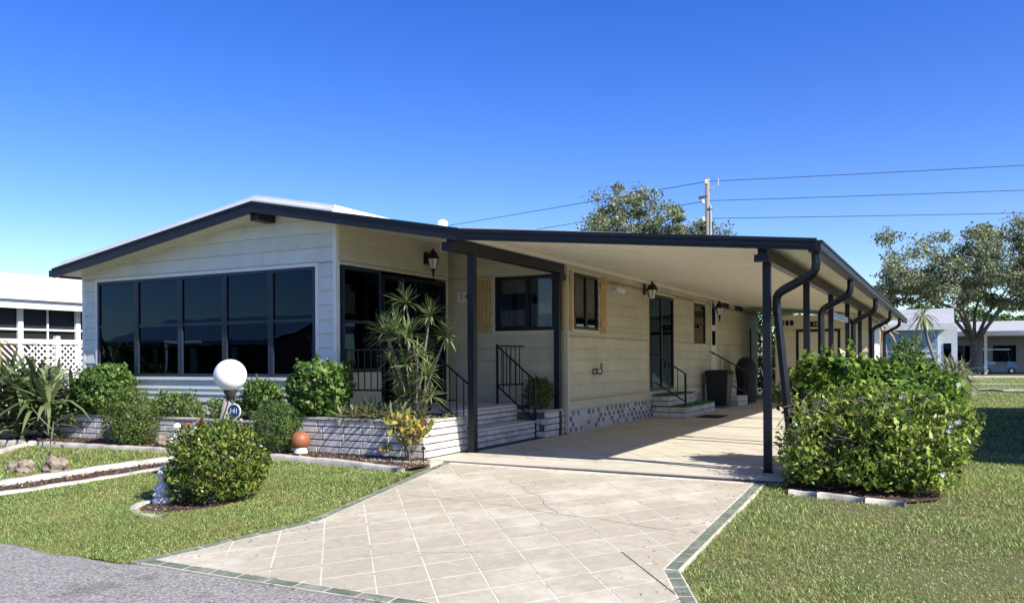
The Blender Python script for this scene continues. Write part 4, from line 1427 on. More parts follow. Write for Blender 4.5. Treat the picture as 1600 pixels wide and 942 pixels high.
def rosette(c, n, L, W, rise=(.1, 1.3), droop=(.3, .9)):
    az = rng.uniform(0, 6.283, n)
    el = rng.uniform(rise[0], rise[1], n)
    d_ = np.stack([np.cos(az)*np.cos(el), np.sin(az)*np.cos(el), np.sin(el)], 1)
    return np.repeat(np.array([c], float), n, 0) + d_*.015, d_, L*rng.uniform(.7, 1.2, n), W*rng.uniform(.75, 1.2, n), rng.uniform(*droop, n)
def rosette_plant(name, label, stems, heads, leafm, loc, cat='plant', seg=4, group=None):
    root = thing(name, label, cat, loc, group)
    A = [rosette(*h) for h in heads]
    B_ = [np.concatenate([a[i] for a in A]) for i in range(5)]
    Lf, Rt = ribbon_leaves(*B_, seg)
    obj('foliage', ribbon_mesh('foliage', Lf, Rt, [leafm]), None, root)
    if stems:
        for s_ in stems:
            obj('stem', MB().tube(s_[0], s_[1], 6), 'stem', root)
    return root
# tall spiky plant by the porch
DB = (-6.56, 9.62, .38)
hd = [(-6.72, 9.62, 2.10), (-6.36, 9.68, 1.90), (-6.98, 9.55, 1.66), (-6.62, 9.50, 1.62), (-6.17, 9.78, 1.62), (-6.31, 9.50, 1.10), (-7.12, 9.66, 1.72), (-6.80, 9.5, 1.74), (-6.50, 9.80, 1.42), (-6.70, 9.5, 1.02), (-6.55, 9.55, .80), (-6.42, 9.45, 1.38), (-6.88, 9.45, 1.30), (-6.98, 9.7, 1.05), (-6.30, 9.6, .80), (-6.60, 9.45, 1.25), (-6.80, 9.55, .78)]
stems = []
for h in hd:
    b0 = Vector((DB[0] + random.uniform(-.15, .12), DB[1] + random.uniform(-.08, .08), DB[2]))
    m1 = b0.lerp(Vector(h), .45) + Vector((random.uniform(-.05, .05), random.uniform(-.04, .04), .04))
    stems.append(([b0, m1, Vector(h).lerp(m1, .3), h], [.018, .015, .013, .011]))
rosette_plant('dracaena', 'tall spiky multi stemmed plant with rosettes in front of the porch door', stems,
              [(h, 80 if i < 6 else 52, .33 if i < 8 else .25, .021, (-.4, 1.45), (.0, .45)) for i, h in enumerate(hd)], 'dracaena_leaf', DB)
# strappy plants along the planter edge
BL = ['strappy bromeliad beside the glossy round shrub', 'strappy bromeliad second from the round shrub in the planter', 'large strappy bromeliad in the middle of the planter edge',
      'strappy bromeliad right of the large middle one in the planter', 'strappy bromeliad hanging over the brick edge behind the croton', 'rightmost strappy bromeliad under the spiky plant']
for i, (x_, s_) in enumerate(((-7.60, .95), (-7.40, 1.0), (-7.18, 1.15), (-6.96, 1.05), (-6.74, 1.1), (-6.50, .95))):
    rosette_plant('bromeliad', BL[i], None,
                  [((x_, PF + .10, .50), 34, .27*s_, .034, (-.25, 1.35), (.0, .5)), ((x_+.10, PF + .26, .52), 30, .27*s_, .034, (-.1, 1.35), (.0, .5)), ((x_-.04, PF + .40, .53), 22, .25*s_, .034, (.1, 1.35), (.0, .5))],
                  'bromeliad_leaf', (x_, PF+.22, .44), group='bromeliads along the planter')
rosette_plant('dark_bromeliad', 'dark drooping strappy plant on the planter corner by the steps', None, [((-6.3, 10.05, .47), 34, .30, .03, (-.2, 1.0), (.3, .9)), ((-6.28, 9.8, .47), 20, .22, .03, (-.2, 1.0), (.3, .9))], 'sword_leaf', (-6.3, 10.05, .45))
# broad sword-leaved clump at far left
heads = []
for i in range(64):
    x_ = -14.25 + rng.uniform(-.95, .80); y_ = 9.1 + rng.uniform(-.38, .5)
    heads.append(((x_, y_, max(.02, .45 + rng.uniform(-.4, .6))), 15, .80, .075, (.15, 1.4), (.1, .8)))
rosette_plant('sword_leaf_clump', 'big clump of long dark sword shaped leaves at the left corner', None, heads, 'sword_leaf', (-14.2, 9.1, 0))
# pale frond poking in at the left edge
rosette_plant('yellow_palm', 'pale yellow green palm fronds at the very left edge', [([(-14.75, 8.6, -.05), (-14.7, 8.62, .9), (-14.66, 8.6, 1.55)], [.04, .035, .03])],
              [((-14.66, 8.6, 1.55), 30, .55, .05, (-.2, 1.2), (.4, 1.0)), ((-14.72, 8.6, 1.1), 20, .45, .05, (-.4, .8), (.4, 1.0))], 'croton_leaf', (-14.7, 8.6, -.05))

# croton: multicoloured broad leaves on bare stems
ct = thing('croton', 'yellow and orange leaved croton on thin stems in the mulch by the driveway', 'plant', (-6.25, 8.97, 0))
pts = []
for (cx_, cy_, cz_, r_, n_) in ((-6.22, 8.95, .50, .20, 60), (-6.02, 8.98, .42, .15, 36), (-6.40, 8.95, .46, .16, 40), (-6.12, 8.9, .34, .14, 26), (-6.36, 9.0, .30, .12, 18), (-6.60, 8.95, .14, .08, 14)):
    pts.append(np.array([cx_, cy_, cz_]) + unit(rng.normal(size=(n_, 3)))*r_*rng.uniform(.3, 1, (n_, 1)))
pts = np.concatenate(pts)
n = len(pts)
ax = unit((pts - np.array([-6.22, 8.95, .25])) + rng.normal(0, .22, (n, 3)))
nr = unit(rng.normal(0, .6, (n, 3)) + [0, -.4, 1])
Ls = rng.uniform(.10, .17, n)
obj('foliage', raw_mesh('foliage', leaf_quads(pts - ax*Ls[:, None]*.5, ax, nr, Ls, Ls*.42, .12), 4, ['croton_leaf']), None, ct)
for i in range(14):
    e = pts[rng.integers(n)]
    b_ = np.array([-6.22 + random.uniform(-.05, .05), 8.97, -.02])
    obj('stem', MB().tube([b_, b_*.5 + e*.5 + rng.normal(0, .02, 3), e], [.011, .008, .004], 5), 'stem', ct)

# big flowering hedge right of the driveway: small leaved front, broad leaved hibiscus behind
lobes = [((-1.25, 9.35, .42), (.36, .40, .34), .5), ((-1.10, 9.72, .68), (.34, .38, .30), .45), ((-.62, 9.15, .50), (.40, .36, .34), .55), ((-.30, 9.55, .66), (.36, .42, .30), .5),
         ((-.72, 9.62, .80), (.38, .40, .24), .45), ((-.12, 9.25, .36), (.30, .36, .32), .45), ((-1.28, 9.0, .20), (.30, .24, .22), .3), ((-.72, 8.92, .20), (.50, .24, .22), .45),
         ((-.22, 8.98, .16), (.30, .24, .20), .3), ((.02, 9.7, .52), (.26, .40, .30), .35), ((-1.45, 9.62, .30), (.22, .36, .30), .3), ((-.48, 9.0, .62), (.22, .22, .18), .2)]
h1 = bush('azalea_hedge', 'big twiggy hedge with small yellow green leaves beside the carport post', (-.80, 9.50, .40), (.62, .55, .42), 3000, .072, ['azalea_leaf', 'hibiscus_leaf'], [.8, .2], p=2.1, amp=.14, shell=.6, aspect=.46,
          ground=-.02, twigs=190, stemr=.008, shoots=230, pocket=.42, extra=lobes)
tw = MB()
for i in range(260):                      # bare twigs showing on the face
    a = rng.uniform(3.3, 6.2); e_ = rng.uniform(-.5, 1.0)
    d_ = np.array([math.cos(a)*math.cos(e_), math.sin(a)*math.cos(e_), math.sin(e_)])
    kq = (np.abs(d_)**3.0).sum()**(-1/3.0)
    c_ = np.array([-.76, 9.55, .42]) + d_*np.array([.93, .80, .62])*kq*rng.uniform(.70, .96)
    v_ = unit(rng.normal(size=3) + d_*.6 + [0, 0, .6])
    L_ = rng.uniform(.08, .24)
    tw.tube([c_ - v_*L_*.5, c_ + rng.normal(0, .01, 3), c_ + v_*L_*.5], [.004, .003, .0015], 3)
stuff(obj('bare_twigs', tw, 'twig', h1))
h2 = bush('hibiscus', 'broad leaved bright green hibiscus behind the twiggy hedge', (-.95, 10.6, .80), (.85, .60, .50), 5200, .10, ['hibiscus_leaf'], p=2.3, amp=.12, shell=.45, aspect=.68, ground=0, twigs=50, upb=.1, shoots=60, extra=[((-.35, 10.5, .72), (.55, .55, .42), .5), ((-1.3, 10.5, .95), (.4, .4, .36), .3)])
bush('hibiscus', 'broad leaved hibiscus spilling out on the lawn side of the hedge', (-.20, 10.2, .52), (.34, .70, .45), 2300, .09, ['hibiscus_leaf'], p=2.2, amp=.14, shell=.5, aspect=.68, ground=0, twigs=25, upb=.1)
for (x_, y_, z_) in ((.02, 9.30, .62), (.08, 9.36, .66), (.0, 9.24, .58), (.06, 10.05, .62), (-.42, 9.30, .90), (-.10, 8.92, .28), (-.05, 8.84, .20)):
    fm = MB()
    for q in range(5):
        a = q*math.pi*.4 + x_*9
        e1 = Vector((math.cos(a), .55*math.sin(a)-.3, math.sin(a)*.8))*random.uniform(.7, 1.1)
        e2 = Vector((-math.sin(a), .2, math.cos(a)))
        c_ = Vector((x_, y_, z_))
        fm.add([c_, c_ + e1*.020 + e2*.014, c_ + e1*.034, c_ + e1*.020 - e2*.014], [(0,1,2,3)])
    obj('flower', fm, 'white_petal', h2)
# concrete border stones along the hedge
for i, (a, b, w_) in enumerate((((-1.42, 8.70), (-1.16, 8.66), .07), ((-1.14, 8.655), (-.72, 8.575), .10), ((-.70, 8.57), (-.36, 8.53), .09))):
    edging([a, b], w_, .012, ['short pale border stone nearest the driveway at the hedge', 'longest pale border stone in front of the hedge', 'rightmost pale border stone in front of the hedge'][i])

# twiggy plant and rocks at the left
def rock(c, r, label):
    o = obj('rock', MB().ball(c, r, 3, .17), 'rock', None, smooth=False)
    return tag(o, label, 'rock', 'garden rocks')
rock((-11.0, 6.75, -.11), (.16, .12, .10), 'flat brown rock at the far left of the thin lawn')
rock((-10.78, 6.72, -.10), (.13, .11, .11), 'grey brown rock left of the twiggy plant')
rock((-10.36, 6.86, -.06), (.17, .13, .13), 'largest pale rock right of the twiggy plant')
rock((-10.62, 6.60, -.12), (.09, .08, .06), 'small rock in front of the twiggy plant')
rock((-10.70, 8.80, .06), (.095, .08, .10), 'tan stone between the dark shrub and the white figurine')
tp = thing('twiggy_plant', 'half bare twiggy plant between the rocks', 'plant', (-10.6, 6.9, g(6.9)))
tips = []
for (e, r_) in (((-10.52, 6.95, .52), .012), ((-10.72, 6.9, .18), .007), ((-10.80, 6.8, .12), .006), ((-10.42, 6.85, .16), .006), ((-10.62, 7.0, .22), .006), ((-10.33, 6.9, .07), .005), ((-10.85, 6.95, .07), .005)):
    b_ = Vector((-10.60 + random.uniform(-.05, .05), 6.9, g(6.9)-.03))
    obj('stem', MB().tube([b_, b_.lerp(Vector(e), .5) + Vector((random.uniform(-.03, .03), 0, .02)), e], [r_, r_*.8, r_*.5], 5), 'stem', tp)
obj('stem', MB().tube([(-10.52, 6.95, .48), (-10.3, 6.95, .58), (-10.18, 6.95, .62)], [.009, .007, .004], 5), 'stem', tp)
obj('stem', MB().tube([(-10.53, 6.95, .40), (-10.75, 6.95, .52), (-11.0, 6.95, .70)], [.009, .007, .004], 5), 'stem', tp)
pp = np.concatenate([np.array(c) + rng.normal(0, .05, (n_, 3)) for c, n_ in (((-10.18, 6.95, .62), 14), ((-10.52, 6.95, .52), 12), ((-10.33, 6.9, .20), 12), ((-11.0, 6.95, .70), 10), ((-10.4, 6.9, .32), 8))])
n = len(pp)
ax = unit(rng.normal(size=(n, 3)))
obj('foliage', raw_mesh('foliage', leaf_quads(pp, ax, unit(rng.normal(size=(n, 3)) + [0, 0, .6]), rng.uniform(.04, .07, n), rng.uniform(.02, .03, n)), 4, ['low_leaf']), None, tp)

# terracotta ball in a white ring
tb = thing('garden_ball', 'terracotta coloured garden ball on a white ring in the mulch', 'garden ball', (-8.08, 8.98, 0))
obj('ball', MB().ball((-8.08, 8.98, .185), .135, 4), 'terracotta', tb, smooth=True)
obj('stand', MB().lathe((-8.08, 8.98, 0), [(.10, 0), (.105, .02), (.085, .06), (.09, .085), (.075, .09)], 18), 'ceramic', tb, smooth=True)
# white figurines
def figurine(c, h, label, lean=0):
    root = thing('figurine', label, 'figurine', c, 'white garden figurines')
    x_, y_, z_ = c
    obj('base', MB().lathe(c, [(.30*h, -.02), (.30*h, .06*h), (.24*h, .12*h)], 12), 'plaster', root, smooth=True)
    b_ = MB().ball((x_, y_, z_+.34*h), (.20*h, .18*h, .26*h), 3, .05)
    b_.ball((x_-.10*h, y_-.14*h, z_+.20*h), (.10*h, .13*h, .09*h), 2, .04).ball((x_+.12*h, y_-.13*h, z_+.19*h), (.10*h, .13*h, .09*h), 2, .04)
    b_.tube([(x_-.17*h, y_, z_+.50*h), (x_-.24*h, y_-.08*h, z_+.36*h), (x_-.10*h, y_-.18*h, z_+.34*h)], [.06*h, .055*h, .045*h], 8)
    b_.tube([(x_+.17*h, y_, z_+.50*h), (x_+.25*h, y_-.08*h, z_+.38*h), (x_+.12*h, y_-.18*h, z_+.46*h)], [.06*h, .055*h, .045*h], 8)
    obj('body', b_, 'plaster', root, smooth=True)
    hd_ = MB().ball((x_+lean, y_-.02*h, z_+.74*h), (.15*h, .15*h, .16*h), 3, .03)
    hd_.ball((x_+lean, y_-.17*h, z_+.72*h), .03*h, 2)
    obj('head', hd_, 'plaster', root, smooth=True)
    obj('hat', MB().lathe((x_+lean, y_, z_), [(.19*h, .80*h), (.18*h, .83*h), (.14*h, .86*h), (.12*h, .94*h), (.05*h, 1.0*h)], 14), 'plaster', root, smooth=True)
    return root
figurine((-10.42, 8.86, .0), .37, 'white seated figurine with a hat on the mulch beside the tan stone')
figurine((-7.33, 6.05, g(6.05)), .36, 'small white figurine in the shade left of the clipped flowering bush')
sk_ = thing('garden_stake', 'short black solar stake light at the corner of the mulch bed', 'stake light', (-5.97, 8.92, 0))
obj('stake', MB().tube([(-5.97, 8.92, -.02), (-5.97, 8.92, .15)], .009, 6), 'black_metal', sk_)
obj('cap', MB().lathe((-5.97, 8.92, .15), [(.018, 0), (.024, .012), (.022, .035), (.008, .05)], 10), 'black_metal', sk_)

# globe lamp with oval number sign
lp = thing('globe_lamp', 'white globe lamp on a dark post carrying an oval sign', 'lamp', (-7.60, 7.0, g(7.0)))
obj('globe', MB().ball((-7.35, 7.0, 1.14), .185, 4), 'globe', lp, smooth=True)
obj('collar', MB().lathe((-7.35, 7.0, .86), [(.045, 0), (.05, .05), (.075, .08), (.08, .12), (.06, .13)], 14), 'dark_post', lp, smooth=True)
obj('post', MB().tube([(-7.60, 7.0, g(7.0)-.03), (-7.50, 7.0, .4), (-7.39, 7.0, .88)], [.075, .06, .045], 10), 'pole_wood', lp, smooth=True)
sg = MB()
k_ = 28
Sx, Sz, Sy = -7.17, .735, 6.88
for yy_ in (Sy, Sy+.012):
    sg.v += [(Sx + .098*math.cos(a), yy_, Sz + .088*math.sin(a)) for a in np.linspace(0, 6.283, k_+1)[:-1]]
sg.f = [tuple(range(k_)), tuple(range(2*k_-1, k_-1, -1))] + [(i, k_+i, k_+(i+1) % k_, (i+1) % k_) for i in range(k_)]
sg.m = [0]*len(sg.f)
so = obj('sign_rim', sg, 'sign_white', lp)
s2_ = MB()
for yy_ in (Sy-.004, Sy-.0005):
    s2_.v += [(Sx + .086*math.cos(a), yy_, Sz + .076*math.sin(a)) for a in np.linspace(0, 6.283, k_+1)[:-1]]
s2_.f = [tuple(range(k_)), tuple(range(2*k_-1, k_-1, -1))] + [(i, k_+i, k_+(i+1) % k_, (i+1) % k_) for i in range(k_)]
s2_.m = [0]*len(s2_.f)
obj('sign_face', s2_, 'sign_blue', so)
put_text(text_mesh('141', .088, 'sign_white', .001), so, Matrix.Translation((Sx, Sy-.006, Sz)) @ RX)
obj('sign_bracket', MB().tube([(-7.38, 6.99, .84), (-7.22, 6.90, .80), (-7.17, 6.885, .82)], .008, 6).tube([(-7.17, 6.89, .80), (-7.17, 6.89, .83)], .006, 5), 'sign_white', lp)

# ------------------------------------------------------------------ trees
def tree(name, label, base, clumps, leafm, leafL, trunk_r, fork_z, n_per, seed, limbs=9, group=None, trunk_lean=(0, 0)):
    """clumps: list of (x, y, z, r); limbs run from the fork to clumps, twigs from limbs to the rest"""
    rnd_ = np.random.default_rng(seed)
    root = thing(name, label, 'tree', base, group)
    b = Vector(base)
    fk = b + Vector((trunk_lean[0], trunk_lean[1], fork_z))
    tr = MB()
    tr.tube([b - Vector((0, 0, .2)), b + Vector((0, 0, .25)), b.lerp(fk, .5), fk], [trunk_r*1.45, trunk_r*1.1, trunk_r*.9, trunk_r*.85], 9)
    cl = np.array([c[:3] for c in clumps])
    fkn = np.array(fk)
    # main limbs: one to each sector of the crown, then boughs, then branches to every clump
    az = np.arctan2(cl[:, 1]-fkn[1], cl[:, 0]-fkn[0]) + .35*np.sign(cl[:, 2]-cl[:, 2].mean())
    sec = ((az + math.pi) / (2*math.pi) * limbs).astype(int) % limbs
    nodes = []
    for k_ in range(limbs):
        mem = cl[sec == k_]
        if len(mem) == 0:
            continue
        ce = mem.mean(0)
        a0 = Vector(fkn + rnd_.normal(0, .08, 3))
        p1 = Vector(fkn + (ce-fkn)*.33 + np.array([rnd_.normal(0, .2), rnd_.normal(0, .2), .12*np.linalg.norm(ce-fkn)*rnd_.random()]))
        p2 = Vector(fkn + (ce-fkn)*.68 + rnd_.normal(0, .25, 3))
        p3 = Vector(ce)
        tr.tube([a0 - Vector((0, 0, trunk_r*.8)), p1, p2, p3], [trunk_r*.50, trunk_r*.33, trunk_r*.21, trunk_r*.10], 6)
        nodes += [p1.lerp(p2, .5), p2, p2.lerp(p3, .5), p3]
    far = sorted(range(len(cl)), key=lambda q: min((n_ - Vector(cl[q])).length for n_ in nodes))
    for i in far:
        e = Vector(cl[i])
        s_ = min(nodes, key=lambda q: (q-e).length + .35*max(0, q.z-e.z))
        md = s_.lerp(e, .5) + Vector((rnd_.normal(0, .14), rnd_.normal(0, .14), .12))
        tr.tube([s_, md, e], [trunk_r*.085, trunk_r*.06, trunk_r*.02], 4)
        if (e - s_).length > 1.0:
            nodes.append(md)
    obj('trunk', tr, 'bark', root, smooth=True)
    P_ = []
    for (x_, y_, z_, r_) in clumps:
        d_ = unit(rnd_.normal(size=(n_per, 3)))
        rad = r_ * rnd_.random((n_per, 1))**.55 * (1 + .25*np.sin(d_[:, :1]*5 + x_))
        P_.append(np.array([x_, y_, z_]) + d_*rad*np.array([1, 1, .62]))
    P_ = np.concatenate(P_)
    n = len(P_)
    ax = unit(rnd_.normal(size=(n, 3)))
    nr = unit(rnd_.normal(size=(n, 3)) + [0, 0, .7])
    Ls = leafL * rnd_.uniform(.6, 1.4, n)
    obj('crown', raw_mesh('crown', leaf_quads(P_, ax, nr, Ls, Ls*.55, .2), 4, [leafm]), None, root)
    return root
def clump_cloud(c, r, n, rr, seed, zmin=-.5, flat=1.0):
    q = np.random.default_rng(seed)
    d_ = unit(q.normal(size=(n*3, 3)))
    d_ = d_[d_[:, 2] > zmin][:n]
    rad = q.random((len(d_), 1))**.4
    ph = q.uniform(0, 6, 4)
    lump = 1 + .18*np.sin(d_[:, :1]*5+ph[0]) + .12*np.sin(d_[:, 1:2]*7+ph[1])
    P_ = np.array(c) + d_*rad*np.array(r)*lump
    return [(p[0], p[1], p[2], rr*q.uniform(.6, 1.25)) for p in P_]
# live oak at right, far beyond the carport
tree('oak_tree', 'big spreading oak with forked trunk behind the golf cart shelter lawn', (1.75, 72.5, 0),
     clump_cloud((3.0, 72.5, 8.0), (7.6, 6.0, 3.6), 120, 1.15, 3, -.5) + clump_cloud((-3.4, 71.5, 6.7), (3.0, 3, 1.4), 40, .85, 4, -.7) + clump_cloud((2.0, 71.5, 6.2), (6.5, 5, 1.5), 44, .9, 14, -.7) + clump_cloud((8.5, 73, 6.4), (4, 4, 2.2), 26, 1.0, 5, -.6),
     'oak_leaf_pale', .24, .34, 2.6, 205, 21, limbs=7)
# tree behind the home
tree('oak_tree', 'loose grey green tree rising behind the carport roof', (-17.2, 48.6, 0),
     clump_cloud((-17.4, 48.6, 9.2), (2.9, 3.2, 2.7), 64, .8, 8, -.8) + clump_cloud((-15.2, 49, 9.6), (1.4, 1.6, 1.0), 14, .6, 10, -.8) + clump_cloud((-19.8, 48, 8.5), (1.3, 1.8, 1.4), 20, .65, 12, -.8),
     'oak_leaf_pale', .18, .22, 4.5, 170, 22, limbs=6)
tree('oak_tree', 'smaller tree crown around the utility pole behind the roof', (-13.3, 51.5, 0),
     clump_cloud((-13.3, 51.5, 8.4), (1.9, 2.0, 1.6), 30, .7, 9, -.8) , 'oak_leaf_pale', .18, .18, 5, 150, 23, limbs=5)
for i, (x_, y_, h_, w_, lab) in enumerate(((9, 104, 6, 6, 'dark tree behind the golf cart shelter'), (-4, 110, 6.5, 6, 'distant tree left of the oak trunk'), (3.5, 112, 7, 6, 'distant tree directly behind the oak trunk'), (-9, 100, 6, 5, 'distant tree behind the blue house'), (15, 108, 8, 8, 'distant tree at the far right edge of the lawn'), (-1, 120, 9, 8, 'taller distant tree left behind the oak crown'), (8, 122, 9, 8, 'taller distant tree right behind the oak crown'))):
    tree('far_tree', lab, (x_, y_, 0), clump_cloud((x_, y_, h_*.58), (w_*.6, w_*.5, h_*.36), 30, 1.3, 30+i, -.9), 'far_leaf', .42, .25, 2, 110, 40+i, limbs=5, group='distant trees')

# garden plants beyond the hedge
bush('far_bush', 'bushy green shrub beyond the hedge beside the carport', (-.75, 21.5, .75), (.62, .9, .72), 4200, .13, ['far_leaf'], p=2.2, amp=.14, shell=.5, aspect=.45, ground=0)
bush('far_bush', 'tall feathery shrub by the last carport post', (-.95, 25.5, .95), (.5, .6, .95), 3000, .15, ['far_leaf'], p=2.0, amp=.18, shell=.6, aspect=.35, ground=0)
bush('passage_bush', 'dark foliage in the gap between the home and the shed', (-5.75, 31.3, 1.5), (1.3, .6, 1.7), 9000, .14, ['far_leaf'], p=2.6, amp=.12, shell=.5, aspect=.5, ground=0)
for i, (x_, y_) in enumerate(((.15, 29.0), (.42, 31.5), (-.1, 33.0))):
    rosette_plant('yucca', ['spiky grey green yucca nearest the hedge', 'shaggy yucca with hanging dry leaves beside the lawn', 'spiky yucca furthest along the side lawn'][i],
                  [([(x_, y_, -.02), (x_, y_, .8)], [.09, .07])], [((x_, y_, .85), 60, .75, .06, (-1.1, 1.4), (.1, .6)), ((x_+.1, y_, .45), 40, .6, .06, (-.9, .8), (.2, .7))], 'bromeliad_leaf', (x_, y_, 0), group='yuccas')
pm_ = (-1.08, 45.0)
rosette_plant('thin_palm', 'thin curved palm in front of the blue house', [([(pm_[0]+.75, pm_[1], 0), (pm_[0]+.45, pm_[1], 1.3), (pm_[0]+.1, pm_[1], 2.5), (pm_[0], pm_[1], 3.3)], [.13, .10, .08, .07])],
              [((pm_[0], pm_[1], 3.35), 60, .95, .07, (-.8, 1.4), (.2, .9))], 'dracaena_leaf', (pm_[0]+.75, pm_[1], 0), cat='palm')
rosette_plant('dry_palm', 'brownish palm head above the carport gutter end', [([(-2.7, 40, 0), (-2.65, 40, 2.5)], [.12, .10])], [((-2.65, 40, 2.6), 46, .9, .08, (-.7, 1.2), (.3, 1.0))], 'dry_leaf', (-2.7, 40, 0), cat='palm')
lg = tag(obj('fallen_branch', MB().tube([(1.0, 36.1, .04), (1.45, 36.0, .09), (1.8, 35.7, .05), (2.6, 35.8, .06), (3.4, 35.6, .05)], .055, 6), 'concrete'), 'pale fallen palm frond stem lying on the side lawn', 'branch')
pth = struct(obj('path', MB().box(-1.0, 46.6, -.1, 25, 48.0, -.008), 'concrete'))
pth2 = struct(obj('far_road', MB().box(-60, 62, -.1, 60, 67, -.012), 'concrete'))

# ------------------------------------------------------------------ utility pole and wires
po = thing('utility_pole', 'weathered wooden utility pole with insulators behind the roof', 'pole', (-12.67, 49.35, 0))
obj('pole', MB().tube([(-12.67, 49.35, -.2), (-12.67, 49.35, 12.0)], [.17, .12], 10), 'pole_wood', po, smooth=True)
for z_, dx_ in ((11.8, -.06), (10.65, -.24), (9.6, -.22)):
    obj('insulator', MB().lathe((-12.67+dx_, 49.2, z_), [(.05, -.14), (.14, -.10), (.08, -.03), (.14, .02), (.08, .08), (.04, .15)], 10), 'ceramic', po)
obj('bracket', MB().tube([(-12.65, 49.3, 11.35), (-12.15, 49.4, 11.45), (-12.05, 49.4, 11.55), (-12.05, 49.4, 11.95)], .035, 5), 'roof_grey', po)
obj('lamp_arm', MB().tube([(-12.67, 49.2, 10.95), (-13.1, 49.0, 10.85)], [.06, .09], 6).tube([(-12.67, 49.2, 10.2), (-12.35, 49.3, 10.15)], .03, 5), 'dark_post', po)
obj('conduit', MB().tube([(-12.47, 49.3, .0), (-12.47, 49.3, 10.4)], .05, 6), 'roof_grey', po)
def wire(z_, a, b, label, sag=.25):
    A_, B2 = Vector((*a, z_)), Vector((*b, z_))
    pts = [A_.lerp(B2, t_) - Vector((0, 0, 4*sag*t_*(1-t_))) for t_ in np.linspace(0, 1, 15)]
    tag(obj('power_line', MB().tube(pts, .022, 4), 'wire'), label, 'power line', 'power lines')
p0 = (-12.67, 49.35)
wire(11.85, p0, (45, 62), 'top power line running right from the pole', .2)
wire(10.7, p0, (45, 66), 'middle power line running right from the pole', .2)
wire(9.65, p0, (45, 71), 'lowest power line running right from the pole', .2)
wire(11.85, p0, (-75, 64.5), 'top power line running left from the pole over the roof', .2)
wire(10.7, p0, (-75, 68), 'lower power line running left from the pole behind the tree', .2)

# ------------------------------------------------------------------ neighbours
def simple_house(root, x0, x1, y0, y1, eave, ridge, axis, wallm, roofm, trim='white_trim', over_=.35):
    """gabled house: walls, roof slopes, fascia"""
    if axis == 'y':
        mx_ = (x0+x1)/2
        obj('wall', MB().prism([(x0, -.05), (x1, -.05), (x1, eave), (mx_, ridge-.08), (x0, eave)], 'y', y0, y1), wallm, root)
        k_ = (ridge-eave)/(mx_-x0)
        for s_ in (-1, 1):
            xe = mx_ + s_*((x1-x0)/2+over_)
            ze = ridge - k_*((x1-x0)/2+over_)
            obj('roof', MB().prism([(mx_, ridge), (xe, ze), (xe, ze+.07), (mx_, ridge+.07)], 'y', y0-over_, y1+over_), roofm, root)
            obj('fascia', MB().box(xe-.02, y0-over_, ze-.16, xe+.02, y1+over_, ze-.004), trim, root)
    else:
        my_ = (y0+y1)/2
        obj('wall', MB().prism([(y0, -.05), (y1, -.05), (y1, eave), (my_, ridge-.08), (y0, eave)], 'x', x0, x1), wallm, root)
        k_ = (ridge-eave)/(my_-y0)
        for s_ in (-1, 1):
            ye = my_ + s_*((y1-y0)/2+over_)
            ze = ridge - k_*((y1-y0)/2+over_)
            obj('roof', MB().prism([(my_, ridge), (ye, ze), (ye, ze+.07), (my_, ridge+.07)], 'x', x0-over_, x1+over_), roofm, root)
            obj('fascia', MB().box(x0-over_, ye-.02, ze-.16, x1+over_, ye+.02, ze-.004), trim, root)
# left neighbour: white roof, screened side porch
nh = thing('neighbour_house', 'white roofed neighbouring home with dark porch screens at the left edge', 'house', (-20, 12, 0))
obj('roof', MB().prism([(-20.6, 3.45), (-16.95, 2.66), (-16.95, 2.72), (-20.6, 3.52)], 'y', 9.0, 26), 'white_roof', nh)
obj('roof', MB().prism([(-20.6, 3.45), (-24.5, 2.66), (-24.5, 2.72), (-20.6, 3.52)], 'y', 9.0, 26), 'white_roof', nh)
obj('fascia', MB().box(-16.96, 9.0, 2.42, -16.92, 26, 2.655), 'white_trim', nh)
obj('gutter', MB().box(-16.915, 9.0, 2.60, -16.84, 26, 2.68), 'white_roof', nh)
obj('wall', MB().box(-24, 9.3, 0, -17.30, 25.5, 2.62), 'screen', nh)
NF = Face('E', -17.28)
for y_ in np.arange(9.31, 25, 1.30):
    obj('porch_post', NF.box(MB(), y_, y_+.11, 0, .06, 1.2, 2.5), 'white_trim', nh)
for y_ in np.arange(9.96, 25, 1.30):
    obj('screen_mullion', NF.box(MB(), y_, y_+.035, 0, .03, 1.2, 2.5), 'white_trim', nh)
obj('screen_rail', NF.box(MB(), 9.3, 25.4, 0, .05, 1.98, 2.02), 'white_trim', nh)
obj('knee_wall', NF.box(MB(), 9.3, 25.4, 0, .08, 0, 1.2), 'white_trim', nh)
lf = thing('lattice_fence', 'white diagonal lattice fence between the two homes at the left', 'fence', (-16.6, 12, 0))
xf = -16.6
slat_m = {}
for s_ in (-1, 1):
    L_ = 1.5
    m_ = MB().prism([(0, 0), (.045, 0), (.045 + s_*L_, L_), (s_*L_, L_)], 'x', -.008 + .009*s_, .0 + .009*s_)
    me_ = m_.mesh('slat', 'white_trim')
    for i in range(34):
        y_ = 10.6 + i*.13 - (1.5 if s_ > 0 else 0)
        obj('slat', me_, None, lf, loc=(xf, y_, .2))
obj('rail', MB().box(xf-.03, 9.0, 1.68, xf+.03, 15.2, 1.78), 'white_trim', lf)
obj('rail', MB().box(xf-.03, 9.0, .14, xf+.03, 15.2, .22), 'white_trim', lf)
for y_ in (9.0, 11.0, 13.0, 15.1):
    obj('post', MB().box(xf-.05, y_, 0, xf+.05, y_+.09, 1.85), 'white_trim', lf)

